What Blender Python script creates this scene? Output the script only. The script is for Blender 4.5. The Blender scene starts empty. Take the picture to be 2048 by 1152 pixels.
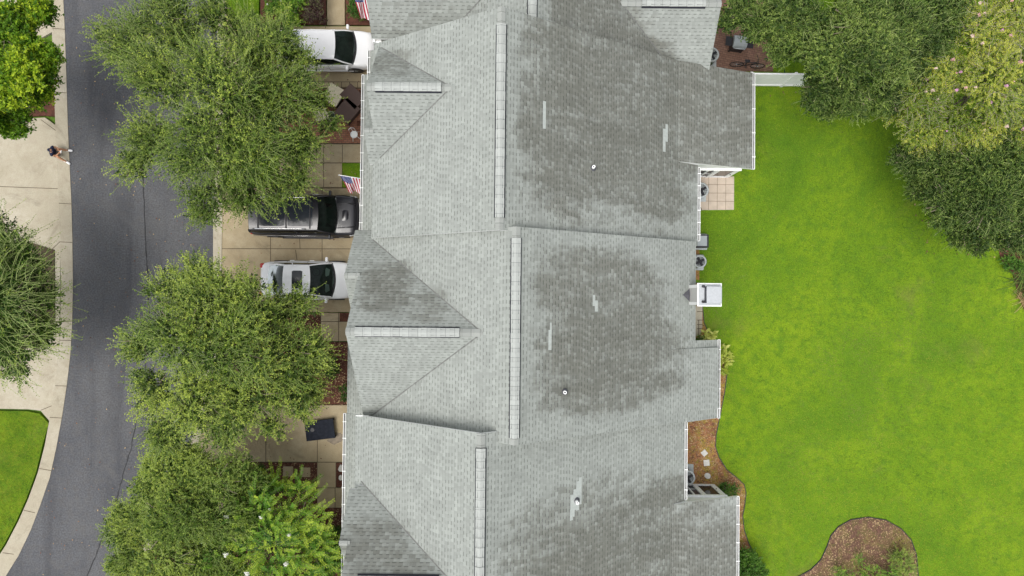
import bpy, math, random
import numpy as np
from mathutils import Vector, Matrix
R = math.radians
random.seed(7)
SC = bpy.context.scene
COL = SC.collection

# ------------------------------------------------------------------ camera, sky, sun, exposure
CAMH, FPX = 34.0, 1366.0
TX, TY, YAW = .0171, .0006, .0096
cam_d = bpy.data.cameras.new('camera'); cam = bpy.data.objects.new('camera', cam_d); COL.objects.link(cam)
cam.location = (0, 0, CAMH); cam.rotation_euler = (TX, TY, YAW)
cam_d.sensor_width = 36; cam_d.lens = 36 * FPX / 2048; cam_d.clip_end = 2000; cam_d.clip_start = .5
SC.camera = cam
SUN_EL, SUN_AZ = R(70), R(225)      # azimuth of the sun measured clockwise from +Y
w = bpy.data.worlds.new("World"); SC.world = w; w.use_nodes = True
wt = w.node_tree; wt.nodes.clear()
sky = wt.nodes.new('ShaderNodeTexSky'); sky.sky_type = 'NISHITA'; sky.sun_disc = False
sky.sun_elevation = SUN_EL; sky.sun_rotation = SUN_AZ; sky.dust_density = 3.0
hs = wt.nodes.new('ShaderNodeHueSaturation'); hs.inputs['Saturation'].default_value = .18
bg = wt.nodes.new('ShaderNodeBackground'); bg.inputs[1].default_value = .15
wo = wt.nodes.new('ShaderNodeOutputWorld')
wt.links.new(sky.outputs[0], hs.inputs['Color']); wt.links.new(hs.outputs[0], bg.inputs[0]); wt.links.new(bg.outputs[0], wo.inputs[0])
sd = bpy.data.lights.new('sun', 'SUN'); sd.energy = 1.15; sd.angle = R(35); sd.color = (1, .95, .88)
so = bpy.data.objects.new('sun', sd); COL.objects.link(so)
so.rotation_euler = (R(90) - SUN_EL, 0, -SUN_AZ + math.pi)
so.rotation_euler = Vector((math.sin(SUN_AZ) * math.cos(SUN_EL), math.cos(SUN_AZ) * math.cos(SUN_EL), math.sin(SUN_EL))).to_track_quat('Z', 'Y').to_euler()
SC.view_settings.view_transform = 'Standard'; SC.view_settings.look = 'None'
SC.view_settings.gamma = 1; SC.view_settings.use_curve_mapping = False
SC.view_settings.exposure = 0.60

# ------------------------------------------------------------------ photo position -> real place at a real height
_R = np.array(cam.rotation_euler.to_matrix())
def U(px, py, z=0.0):
    d = _R @ np.array([(px - 1024) / FPX, -(py - 576) / FPX, -1.0]); t = (z - CAMH) / d[2]
    return Vector((d[0] * t, d[1] * t, z))
def XY(pts, z=0.0): return [tuple(U(x, y, z))[:2] for x, y in pts]

# ------------------------------------------------------------------ node helpers
class NT:
    def __init__(s, name):
        s.mat = bpy.data.materials.new(name); s.mat.use_nodes = True
        s.t = s.mat.node_tree; s.t.nodes.clear()
        s.out = s.t.nodes.new('ShaderNodeOutputMaterial')
    def n(s, typ, ins=None, **props):
        nd = s.t.nodes.new(typ)
        for k, v in props.items(): setattr(nd, k, v)
        for k, v in (ins or {}).items(): s.set(nd.inputs[k], v)
        return nd
    def set(s, sock, v):
        if hasattr(v, 'is_linked') or isinstance(v, bpy.types.NodeSocket): s.t.links.new(v, sock)
        elif isinstance(v, tuple) and sock.type == 'RGBA' and len(v) == 3: sock.default_value = (*v, 1)
        else: sock.default_value = v
    def m(s, op, a, b=0.0, c=0.0, clamp=False):
        nd = s.n('ShaderNodeMath', {0: a, 1: b, 2: c}, operation=op); nd.use_clamp = clamp
        return nd.outputs[0]
    def mix(s, f, a, b, blend='MIX'):
        nd = s.n('ShaderNodeMix', None, data_type='RGBA', blend_type=blend)
        s.set(nd.inputs[0], f); s.set(nd.inputs[6], a); s.set(nd.inputs[7], b); return nd.outputs[2]
    def pos(s): return s.n('ShaderNodeNewGeometry').outputs['Position']
    def noise(s, vec, scale, detail=4, rough=.55, dist=0.0):
        return s.n('ShaderNodeTexNoise', {'Vector': vec, 'Scale': scale, 'Detail': detail, 'Roughness': rough, 'Distortion': dist}).outputs[0]
    def ramp(s, f, stops):
        nd = s.n('ShaderNodeValToRGB', {0: f}); e = nd.color_ramp.elements
        while len(e) < len(stops): e.new(.5)
        for i, (p, c) in enumerate(stops): e[i].position = p; e[i].color = (*c, 1) if len(c) == 3 else c
        return nd.outputs[0]
    def sm(s, v, a, b, lo=0.0, hi=1.0):
        nd = s.n('ShaderNodeMapRange', {0: v, 1: a, 2: b, 3: lo, 4: hi}, interpolation_type='SMOOTHSTEP'); return nd.outputs[0]
    def bsdf(s, col, rough=.8, metal=0.0, spec=.3, bump=None, bstr=.3, bdist=.02, **kw):
        p = s.n('ShaderNodeBsdfPrincipled', {'Base Color': col, 'Roughness': rough, 'Metallic': metal, 'Specular IOR Level': spec})
        for k, v in kw.items(): s.set(p.inputs[k.replace('_', ' ')], v)
        if bump is not None:
            b = s.n('ShaderNodeBump', {'Height': bump, 'Strength': bstr, 'Distance': bdist}); s.t.links.new(b.outputs[0], p.inputs['Normal'])
        s.t.links.new(p.outputs[0], s.out.inputs[0]); return s.mat

def plain(name, col, rough=.6, metal=0.0, spec=.4, var=.12, scale=6, **kw):
    t = NT(name); nz = t.noise(t.n('ShaderNodeTexCoord').outputs['Object'], scale, 5)
    a = tuple(c * (1 - var) for c in col); b = tuple(min(1, c * (1 + var)) for c in col)
    return t.bsdf(t.ramp(nz, [(.3, a), (.7, b)]), rough, metal, spec, **kw)

def ground_mat(name, cols, s1, s2, s3, fine=.35, rough=.95, bstr=.5, bdist=.02, extra=None):
    """three scales of noise: large patches, clumps, grain"""
    t = NT(name); p = t.pos()
    big = t.noise(p, s1, 5, .6, .6); mid = t.noise(p, s2, 5, .65); fin = t.noise(p, s3, 3, .7)
    c = t.ramp(big, [(.32, cols[0]), (.5, cols[1]), (.68, cols[2])])
    c = t.mix(t.sm(mid, .4, .7), c, cols[3])
    g = t.sm(fin, .25, .75, 1 - fine, 1 + fine)
    c = t.mix(1.0, c, t.n('ShaderNodeCombineColor', {0: g, 1: g, 2: g}).outputs[0], 'MULTIPLY')
    if extra: c = extra(t, p, c)
    return t.bsdf(c, rough, 0, .15, bump=fin, bstr=bstr, bdist=bdist)

def worn(t, p, c):      # dark tyre and damp stains on concrete
    st = t.noise(p, .55, 6, .7, 1.5); c = t.mix(t.sm(st, .53, .75, 0, .38), c, (.12, .10, .07))
    st2 = t.noise(p, 2.6, 6, .75, .4); return t.mix(t.sm(st2, .5, .8, 0, .35), c, (.20, .16, .10))
def tar(t, p, c):       # dull seams, oil and patches on the asphalt
    w_ = t.n('ShaderNodeMapping', {'Vector': p, 'Scale': (1.0, .12, 1)}).outputs[0]
    st = t.noise(w_, .9, 5, .6, .8); c = t.mix(t.sm(st, .48, .72, 0, .42), c, (.042, .043, .05)); s3 = t.noise(p, .35, 6, .7, 1.0); c = t.mix(t.sm(s3, .52, .7, 0, .35), c, (.14, .138, .135))
    vor = t.n('ShaderNodeTexVoronoi', {'Vector': p, 'Scale': 26.0}); sp = t.sm(vor.outputs[0], .0, .22, 1, 0)
    return t.mix(t.m('MULTIPLY', sp, .28), c, (.22, .22, .21))
def tired(t, p, c):     # straw coloured patches in the lawn
    st = t.noise(p, .28, 6, .7, .5); c = t.mix(t.sm(st, .56, .74, 0, .5), c, (.17, .17, .045))
    s2 = t.noise(p, 1.7, 5, .7); return t.mix(t.sm(s2, .66, .8, 0, .6), c, (.24, .21, .09))

M = {}
M['asphalt'] = ground_mat('asphalt', [(.082, .085, .094), (.102, .105, .113), (.125, .127, .132), (.105, .104, .106)], .25, 3, 13, .30, extra=tar)
M['tar'] = plain('tar_seal', (.018, .018, .02), .7)
M['concrete'] = ground_mat('warm_concrete', [(.33, .265, .165), (.40, .33, .215), (.44, .37, .25), (.37, .30, .19)], .5, 2.5, 40, .14, extra=worn)
M['concrete_pale'] = ground_mat('pale_concrete', [(.37, .33, .245), (.43, .39, .30), (.48, .44, .35), (.40, .355, .27)], .4, 2.2, 40, .14, extra=worn)
M['joint'] = plain('joint', (.11, .085, .055), .95)
M['lawn'] = ground_mat('lawn', [(.08, .17, .010), (.125, .225, .010), (.18, .28, .012), (.095, .19, .012)], .22, 2.2, 30, .4, extra=tired)
M['lawn_soil'] = ground_mat('field', [(.07, .14, .02), (.09, .18, .02), (.12, .2, .03), (.09, .15, .03)], .05, .6, 8, .3)
M['mulch'] = ground_mat('bark_mulch', [(.085, .035, .024), (.12, .05, .034), (.15, .07, .045), (.07, .034, .025)], .8, 6, 34, .5)
M['mulch_mossy'] = ground_mat('mossy_mulch', [(.20, .085, .05), (.30, .14, .07), (.36, .25, .05), (.24, .20, .04)], .9, 4, 30, .45)
M['mulch_brown'] = ground_mat('weedy_mulch', [(.11, .06, .045), (.15, .085, .06), (.20, .17, .05), (.12, .10, .04)], .9, 4, 30, .5)
M['soil'] = ground_mat('soil', [(.06, .045, .03), (.08, .06, .04), (.1, .08, .05), (.06, .06, .03)], .8, 6, 30, .5)
M['white'] = plain('white_paint', (.90, .91, .90), .55, var=.04)
M['siding'] = plain('siding', (.55, .55, .53), .7, var=.05)
M['metal_light'] = plain('galvanised', (.42, .44, .46), .5, .3, var=.08, scale=12)
M['metal_dark'] = plain('dark_metal', (.03, .03, .035), .4, .3)
M['black'] = plain('black_plastic', (.015, .015, .018), .45)
M['grey_plastic'] = plain('grey_plastic', (.33, .36, .37), .6, var=.08)
M['pad'] = plain('equipment_pad', (.42, .45, .45), .8, var=.08)
M['rubber'] = plain('rubber', (.02, .02, .02), .8)
M['bark'] = plain('bark', (.20, .165, .12), .9, var=.35, scale=9)
M['twig'] = plain('pale_twig', (.27, .33, .11), .8, var=.2)
M['twig_grey'] = plain('grey_twig', (.33, .29, .22), .8, var=.2)
M['skin'] = plain('skin', (.50, .26, .15), .55, var=.05)
M['hair'] = plain('hair', (.012, .012, .02), .6)
M['navy'] = plain('navy_cloth', (.016, .022, .055), .9, var=.25, scale=20)
M['khaki'] = plain('grey_shorts', (.30, .27, .25), .9)
M['shoe'] = plain('white_shoe', (.85, .85, .87), .5, var=.03)
M['cream'] = plain('cream_cushion', (.68, .61, .45), .9, var=.1, scale=9)
M['slate'] = plain('slate_plastic', (.020, .023, .032), .85, spec=.12, var=.3)
M['stone'] = plain('pale_stone', (.55, .54, .50), .9, var=.12, scale=14)
M['slab'] = plain('pinkish_slab', (.50, .42, .34), .9, var=.12, scale=3)
M['gutter_in'] = plain('gutter_inside', (.30, .31, .30), .7, var=.2)
M['mesh_screen'] = plain('dark_screen', (.045, .045, .055), .35)
M['brass'] = plain('gold_ball', (.5, .38, .12), .3, .8)
def glassmat(name, tint, refl=.04):
    t = NT(name); fr = t.n('ShaderNodeFresnel', {'IOR': 1.5}).outputs[0]
    g = t.n('ShaderNodeBsdfGlossy', {'Color': (.45, .48, .48), 'Roughness': .08}); tr = t.n('ShaderNodeBsdfTransparent', {'Color': tint})
    mx = t.n('ShaderNodeMixShader', {0: fr, 1: tr.outputs[0], 2: g.outputs[0]}); t.t.links.new(mx.outputs[0], t.out.inputs[0]); return t.mat
M['glass'] = glassmat('tinted_glass', (.30, .38, .34)); M['glass_dark'] = glassmat('privacy_glass', (.1, .11, .12))
M['window_glass'] = plain('window_glass', (.02, .024, .03), .1, spec=.3)
def paint(name, col, rough=.25, flake=0.0):
    t = NT(name); nz = t.noise(t.n('ShaderNodeTexCoord').outputs['Object'], 3, 3)
    c = t.ramp(nz, [(.3, tuple(x * .96 for x in col)), (.7, col)])
    return t.bsdf(c, rough, flake, .5, Coat_Weight=.5, Coat_Roughness=.08)
M['car_white'] = paint('white_car_paint', (.88, .88, .89), .3); M['car_black'] = paint('black_car_paint', (.010, .010, .014), .3, .0)
M['car_pearl'] = paint('pearl_car_paint', (.83, .84, .86), .3); M['chrome'] = plain('chrome', (.75, .75, .77), .12, 1.0, var=.03)
M['red_lens'] = plain('red_lens', (.45, .01, .015), .15); M['clear_lens'] = plain('clear_lens', (.65, .67, .7), .1)
M['seat'] = plain('car_seat', (.06, .06, .06), .8); M['liner'] = plain('cabin_liner', (.10, .12, .11), .8, var=.3); M['dash'] = plain('dashboard', (.02, .022, .022), .7)
M['flag_red'] = plain('flag_red', (.42, .02, .05), .85, var=.08); M['flag_white'] = plain('flag_white', (.78, .76, .78), .85, var=.03)
M['flag_blue'] = plain('flag_blue', (.03, .05, .2), .85, var=.08)
def brickmat(name, c1, c2, mort, sx, sy, rot=0.0):
    t = NT(name); p = t.n('ShaderNodeMapping', {'Vector': t.pos(), 'Rotation': (0, 0, rot)}).outputs[0]
    b = t.n('ShaderNodeTexBrick', {'Vector': p, 'Color1': c1, 'Color2': c2, 'Mortar': mort, 'Scale': 1.0, 'Mortar Size': .012, 'Brick Width': sx, 'Row Height': sy, 'Bias': 0.0})
    n = t.noise(p, 1.3, 5, .7); c = t.mix(t.sm(n, .4, .75, 0, .6), b.outputs[0], tuple(x * .45 for x in c1))
    n2 = t.noise(p, 14, 4, .7); c = t.mix(t.sm(n2, .45, .8, 0, .4), c, tuple(min(1, x * 1.5) for x in c2))
    return t.bsdf(c, .9, 0, .2, bump=n2, bstr=.3)
M['brick'] = brickmat('red_paver', (.30, .12, .075), (.38, .19, .12), (.17, .11, .08), .2, .1)
M['brick_brown'] = brickmat('brown_paver', (.20, .11, .08), (.26, .15, .11), (.12, .08, .06), .22, .11, .2)
M['weave'] = None
t = NT('brown_weave'); oc = t.n('ShaderNodeTexCoord').outputs['Object']
wv = t.n('ShaderNodeTexWave', {'Vector': oc, 'Scale': 7.0, 'Distortion': 1.0, 'Detail': 2.0}, bands_direction='X').outputs[1]
M['weave'] = t.bsdf(t.ramp(wv, [(0, (.085, .055, .047)), (1, (.135, .092, .078))]), .75, 0, .3, bump=wv, bstr=.4, bdist=.005)

# grass and leaves: colour runs on the 'tone' attribute (kind of shoot: old dark leaves, inner ones darkened for crown shade .. young bright tips)
def leafmat(name, dark, mid, light, trans=.35, rough=.55):
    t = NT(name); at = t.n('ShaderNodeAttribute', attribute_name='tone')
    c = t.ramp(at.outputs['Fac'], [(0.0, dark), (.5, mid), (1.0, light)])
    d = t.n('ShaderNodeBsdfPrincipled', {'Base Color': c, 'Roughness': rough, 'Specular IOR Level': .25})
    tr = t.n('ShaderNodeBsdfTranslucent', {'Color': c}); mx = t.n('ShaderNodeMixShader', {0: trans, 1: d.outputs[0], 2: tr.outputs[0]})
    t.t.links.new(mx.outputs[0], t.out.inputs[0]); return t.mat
M['leaf_elm'] = leafmat('elm_leaf', (.028, .062, .011), (.130, .220, .026), (.46, .55, .09))
M['leaf_oak'] = leafmat('oak_leaf', (.035, .11, .008), (.16, .31, .014), (.46, .58, .03))
M['leaf_willow'] = leafmat('shoot_leaf', (.022, .058, .009), (.115, .215, .022), (.44, .54, .07))
M['leaf_grey'] = leafmat('grey_green_leaf', (.022, .052, .012), (.105, .18, .030), (.36, .46, .10))
M['leaf_soft'] = leafmat('soft_leaf', (.038, .088, .014), (.155, .25, .032), (.42, .52, .085))
M['leaf_myrtle'] = leafmat('myrtle_leaf', (.022, .085, .01), (.12, .28, .018), (.42, .54, .05))
M['leaf_pink'] = leafmat('yellowing_leaf', (.030, .085, .012), (.19, .285, .028), (.58, .60, .09))
M['leaf_shrub'] = leafmat('shrub_leaf', (.03, .09, .012), (.07, .18, .02), (.16, .30, .04))
M['leaf_purple'] = leafmat('purple_leaf', (.05, .022, .03), (.09, .045, .05), (.15, .085, .08))
M['leaf_hosta'] = leafmat('lime_leaf', (.16, .26, .03), (.40, .48, .06), (.66, .68, .20))
M['leaf_straw'] = leafmat('straw_leaf', (.28, .18, .08), (.42, .30, .14), (.55, .44, .22))
M['blade'] = leafmat('grass_blade', (.045, .115, .008), (.125, .215, .008), (.32, .34, .02), .25)
t = NT('grass_blade'); at = t.n('ShaderNodeAttribute', attribute_name='tone'); gp = t.pos()
gc = t.ramp(at.outputs['Fac'], [(0.0, (.048, .108, .012)), (.5, (.128, .205, .014)), (1.0, (.28, .335, .028))])
gc = t.mix(t.sm(t.noise(gp, .16, 6, .72, .6), .51, .70, 0, .60), gc, (.24, .23, .075)); gc = t.mix(t.sm(t.noise(gp, 1.1, 5, .7), .64, .78, 0, .7), gc, (.34, .29, .14)); gc = t.mix(t.sm(t.noise(gp, .8, 7, .75), .50, .72, 0, .40), gc, (.05, .12, .012))
M['blade'] = t.bsdf(gc, .8, 0, .15)
M['chip'] = leafmat('bark_chip', (.06, .03, .022), (.15, .075, .05), (.42, .30, .16), .0, .9)
M['petal_white'] = plain('white_petal', (.80, .80, .74), .8, var=.06)
M['petal_pink'] = plain('pink_petal', (.72, .42, .44), .8, var=.12)
M['petal_pale'] = plain('pale_petal', (.74, .58, .50), .8, var=.12)
M['petal_mauve'] = plain('mauve_petal', (.66, .34, .56), .8, var=.1)

# shingles ---------------------------------------------------------------------------------------
def shingle(name, stains, cut=0.0, clean=(.308, .328, .306)):
    """laminated shingles laid by UV in metres (u along the course, v down the slope); stains = algae blotches (x, y, rx, ry, amount)"""
    t = NT(name); uv = t.n('ShaderNodeUVMap').outputs[0]; s_ = t.n('ShaderNodeSeparateXYZ', {0: uv}); u, v = s_.outputs[0], s_.outputs[1]
    wob = t.m('MULTIPLY', t.m('SUBTRACT', t.noise(uv, .5, 2), .5), .006)
    vv = t.m('DIVIDE', t.m('ADD', v, wob), .146); row = t.m('FLOOR', vv); fv = t.m('FRACT', vv)
    wn = t.n('ShaderNodeTexWhiteNoise', {'W': row}, noise_dimensions='1D').outputs[0]
    uu = t.m('ADD', t.m('DIVIDE', u, .25), t.m('MULTIPLY', wn, 9.0)); cell = t.m('FLOOR', uu); fu = t.m('FRACT', uu)
    cv = t.n('ShaderNodeCombineXYZ', {0: cell, 1: row}).outputs[0]
    r1 = t.n('ShaderNodeTexWhiteNoise', {'Vector': cv}, noise_dimensions='3D'); rA = r1.outputs[0]
    rB = t.n('ShaderNodeSeparateColor', {0: r1.outputs[1]}).outputs[1]
    wid = t.m('MULTIPLY_ADD', rB, .30, .35)                        # width of the raised tab
    tab = t.m('LESS_THAN', fu, wid)
    edge = t.m('GREATER_THAN', fv, .74)
    dash = t.m('MULTIPLY', t.m('MULTIPLY', tab, edge), t.m('GREATER_THAN', t.m('ADD', rA, t.m('MULTIPLY', t.m('SUBTRACT', t.noise(uv, 1.6, 3), .5), 2.2)), .22))
    line = t.m('MULTIPLY', t.m('GREATER_THAN', fv, .90), .5)
    val = t.m('MULTIPLY_ADD', rA, .16, .93); val = t.m('SUBTRACT', val, t.m('MULTIPLY', tab, .05))
    fine = t.noise(uv, 55, 2, .7); val = t.m('MULTIPLY', val, t.sm(fine, .2, .8, .86, 1.14))
    soft = t.noise(uv, 1.1, 4); val = t.m('MULTIPLY', val, t.sm(soft, .3, .7, .93, 1.05))
    ao = t.m('SUBTRACT', 1.0, t.m('MAXIMUM', t.m('MULTIPLY', dash, .40), t.m('MULTIPLY', line, .36)))  # shadow under raised tabs and course edges, put into the colour
    val = t.m('MULTIPLY', val, ao)
    col = t.mix(1.0, clean, t.n('ShaderNodeCombineColor', {0: val, 1: val, 2: val}).outputs[0], 'MULTIPLY')
    p = t.pos(); sp = t.n('ShaderNodeSeparateXYZ', {0: p}); X, Y = sp.outputs[0], sp.outputs[1]
    wn1 = t.noise(t.n('ShaderNodeMapping', {'Vector': p, 'Scale': (.42, 1.0, 0)}).outputs[0], .9, 7, .68, .5)
    acc = None
    for cx, cy, rx, ry, am in stains:
        a = t.m('POWER', t.m('ABSOLUTE', t.m('DIVIDE', t.m('SUBTRACT', X, cx), rx)), 3.0)
        b = t.m('POWER', t.m('ABSOLUTE', t.m('DIVIDE', t.m('SUBTRACT', Y, cy), ry)), 3.0)
        d = t.m('ADD', t.m('ADD', a, b), t.m('MULTIPLY', t.m('SUBTRACT', wn1, .5), 3.4))
        k = t.sm(d, .0, 1.75, am, 0)
        if cx > 2: k = t.m('MULTIPLY', k, t.sm(X, cut + .15, cut + .9))
        acc = k if acc is None else t.m('MAXIMUM', acc, k)
    if acc is not None:
        drip = t.noise(t.n('ShaderNodeMapping', {'Vector': p, 'Scale': (.3, 1.7, 0)}).outputs[0], 1.0, 6, .7)
        acc = t.m('MULTIPLY', acc, t.sm(drip, .28, .6, .62, 1.0))
        acc = t.m('MULTIPLY', t.sm(t.m('ADD', acc, t.m('MULTIPLY', t.m('SUBTRACT', rB, .5), .40)), .06, .92), t.m('MULTIPLY_ADD', acc, .35, .65))
        keep = t.m('MULTIPLY', t.m('LESS_THAN', rB, .34), t.m('MULTIPLY', t.m('LESS_THAN', fv, .72), t.m('GREATER_THAN', fu, .62)))
        acc = t.m('MULTIPLY', acc, t.m('SUBTRACT', 1.0, t.m('MULTIPLY', keep, .26)))
        st = t.mix(1.0, (.54, .52, .49), (1, 1, 1), 'MULTIPLY')
        dk = t.mix(1.0, col, st, 'MULTIPLY'); col = t.mix(acc, col, dk)
    h = t.m('SUBTRACT', t.m('MULTIPLY', tab, .35), t.m('MULTIPLY', fv, -1.0))
    return t.bsdf(col, .93, 0, .15, bump=h, bstr=.35, bdist=.012)
M['cap_light'] = None
def capmat(name, col):
    t = NT(name); uv = t.n('ShaderNodeUVMap').outputs[0]; s_ = t.n('ShaderNodeSeparateXYZ', {0: uv}); u = t.m('DIVIDE', s_.outputs[0], .34)
    r_ = t.n('ShaderNodeTexWhiteNoise', {'W': t.m('FLOOR', u)}, noise_dimensions='1D').outputs[0]
    ln = t.m('GREATER_THAN', t.m('FRACT', u), .93); val = t.m('MULTIPLY', t.m('MULTIPLY_ADD', r_, .13, .90), t.m('MULTIPLY_ADD', ln, -.32, 1.0))
    fine = t.noise(uv, 40, 3, .7); val = t.m('MULTIPLY', val, t.sm(fine, .2, .8, .92, 1.08))
    return t.bsdf(t.mix(1.0, col, t.n('ShaderNodeCombineColor', {0: val, 1: val, 2: val}).outputs[0], 'MULTIPLY'), .9, 0, .15)
M['vent_cap'] = capmat('vent_cap', (.395, .415, .395)); M['ridge_cap'] = capmat('ridge_cap', (.315, .33, .31))
M['shadow_gap'] = plain('gap_shade', (.02, .02, .03), .8)  # near-black sheets painted for the shade in vent gaps and openings
M['patch'] = plain('new_shingle', (.40, .43, .41), .9, var=.1, scale=10)
M['flashing'] = plain('lead_flashing', (.10, .10, .115), .6)

# ------------------------------------------------------------------ mesh helpers
class MB:
    def __init__(s): s.v = []; s.f = []; s.mi = []; s.uv = {}; s.sm = []
    def face(s, idx, m=0, uv=None, smooth=False):
        if uv: s.uv[len(s.f)] = uv
        s.f.append(tuple(idx)); s.mi.append(m); s.sm.append(smooth)
    def add(s, vs): k = len(s.v); s.v += [tuple(a) for a in vs]; return k
    def poly(s, pts, m=0, uv=None): k = s.add(pts); s.face(range(k, k + len(pts)), m, uv)
    def box(s, c, size, rz=0.0, m=0, rot=None):
        x, y, z = [a / 2 for a in size]; mt = (rot if rot is not None else Matrix.Rotation(rz, 3, 'Z')); c = Vector(c)
        k = s.add([c + mt @ Vector(p) for p in [(-x, -y, -z), (x, -y, -z), (x, y, -z), (-x, y, -z), (-x, -y, z), (x, -y, z), (x, y, z), (-x, y, z)]])
        for q in [(0, 3, 2, 1), (4, 5, 6, 7), (0, 1, 5, 4), (1, 2, 6, 5), (2, 3, 7, 6), (3, 0, 4, 7)]: s.face([k + a for a in q], m)
    def prism(s, pts, z0, z1, m=0, mside=None, top=None):
        n = len(pts); ar = sum(pts[i][0] * pts[(i + 1) % n][1] - pts[(i + 1) % n][0] * pts[i][1] for i in range(n))
        if ar < 0: pts = pts[::-1]
        k = s.add([(x, y, z0) for x, y in pts] + [(x, y, z1) for x, y in pts])
        s.face(range(k + n, k + 2 * n), m)
        for i in range(n): j = (i + 1) % n; s.face([k + i, k + j, k + n + j, k + n + i], m if mside is None else mside)
    def tube(s, pts, r, n=8, m=0, cap=True):
        pts = [Vector(p) for p in pts]; rs = r if isinstance(r, (list, tuple)) else [r] * len(pts); rings = []
        ref = Vector((0, 0, 1))
        for i, p in enumerate(pts):
            d = (pts[min(i + 1, len(pts) - 1)] - pts[max(i - 1, 0)]).normalized()
            a = d.cross(ref if abs(d.z) < .95 else Vector((1, 0, 0))).normalized(); b = d.cross(a)
            rings.append(s.add([p + (a * math.cos(q) + b * math.sin(q)) * rs[i] for q in [2 * math.pi * j / n for j in range(n)]]))
        for i in range(len(pts) - 1):
            for j in range(n): k = (j + 1) % n; s.face([rings[i] + j, rings[i + 1] + j, rings[i + 1] + k, rings[i] + k], m, smooth=True)
        if cap: s.face([rings[0] + j for j in range(n)], m); s.face([rings[-1] + n - 1 - j for j in range(n)], m)
    def lathe(s, c, prof, n=24, m=0, axis='Z'):
        c = Vector(c); rings = []
        for r, h in prof:
            pts = []
            for j in range(n):
                a = 2 * math.pi * j / n; x, y = r * math.cos(a), r * math.sin(a)
                pts.append(c + (Vector((x, y, h)) if axis == 'Z' else Vector((x, h, y)) if axis == 'Y' else Vector((h, x, y))))
            rings.append(s.add(pts))
        for i in range(len(prof) - 1):
            for j in range(n): k = (j + 1) % n; s.face([rings[i] + j, rings[i] + k, rings[i + 1] + k, rings[i + 1] + j], m, smooth=True)
        s.face([rings[0] + n - 1 - j for j in range(n)], m); s.face([rings[-1] + j for j in range(n)], m)
    def torus(s, c, R_, r, n=28, k=8, m=0, axis='Y', sx=1.0):
        c = Vector(c); base = []
        for i in range(n):
            a = 2 * math.pi * i / n; ring = []
            for j in range(k):
                b = 2 * math.pi * j / k; rr = R_ + r * math.cos(b); x, y, h = rr * math.cos(a), rr * math.sin(a), r * math.sin(b)
                ring.append(c + (Vector((x, h, y)) if axis == 'Y' else Vector((x, y, h))))
            base.append(s.add(ring))
        for i in range(n):
            for j in range(k): s.face([base[i] + j, base[(i + 1) % n] + j, base[(i + 1) % n] + (j + 1) % k, base[i] + (j + 1) % k], m, smooth=True)
    def grid(s, P, m=0, closed=False):
        """P[i][j] points"""
        a, b = len(P), len(P[0]); k = s.add([p for row in P for p in row])
        for i in range(a - 1):
            for j in range(b - 1): s.face([k + i * b + j, k + (i + 1) * b + j, k + (i + 1) * b + j + 1, k + i * b + j + 1], m, smooth=True)
        return k
    def build(s, name, mats, parent=None, origin=None, bevel=0.0, subsurf=0, smooth=None):
        me = bpy.data.meshes.new(name); o = Vector(origin) if origin is not None else Vector((0, 0, 0))
        me.from_pydata([tuple(Vector(p) - o) for p in s.v], [], s.f)
        for mt in (mats if isinstance(mats, (list, tuple)) else [mats]): me.materials.append(mt)
        me.polygons.foreach_set('material_index', s.mi); me.polygons.foreach_set('use_smooth', [bool(a) if smooth is None else smooth for a in s.sm])
        if s.uv:
            ul = me.uv_layers.new(name='UVMap')
            for fi, co in s.uv.items():
                for li, c in zip(me.polygons[fi].loop_indices, co): ul.data[li].uv = c
        me.update()
        ob = bpy.data.objects.new(name, me); COL.objects.link(ob)
        if parent is not None:
            ob.parent = parent; base = Vector((0, 0, 0)); q = parent
            while q is not None: base += q.location; q = q.parent
            ob.location = o - base if not parent.get('local') else o
        else: ob.location = o
        if bevel: b = ob.modifiers.new('bevel', 'BEVEL'); b.width = bevel; b.segments = 2; b.limit_method = 'ANGLE'
        if subsurf: b = ob.modifiers.new('sub', 'SUBSURF'); b.levels = subsurf; b.render_levels = subsurf
        return ob

def tag(o, label=None, cat=None, group=None, kind=None):
    for k, v in (('label', label), ('category', cat), ('group', group), ('kind', kind)):
        if v: o[k] = v
    return o
def thing(name, label, cat, loc=(0, 0, 0), rz=0.0, group=None, local=False):
    o = bpy.data.objects.new(name, None); COL.objects.link(o); o.location = loc; o.rotation_euler = (0, 0, rz)
    o.empty_display_size = .3
    if local: o['local'] = True
    return tag(o, label, cat, group)
def struct(name, mb, mats, **kw): return tag(mb.build(name, mats, **kw), kind='structure')
def copy_thing(o, parent=None):
    c = o.copy(); COL.objects.link(c)
    if parent is not None: c.parent = parent
    for ch in list(o.children): copy_thing(ch, c)
    return c

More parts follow.
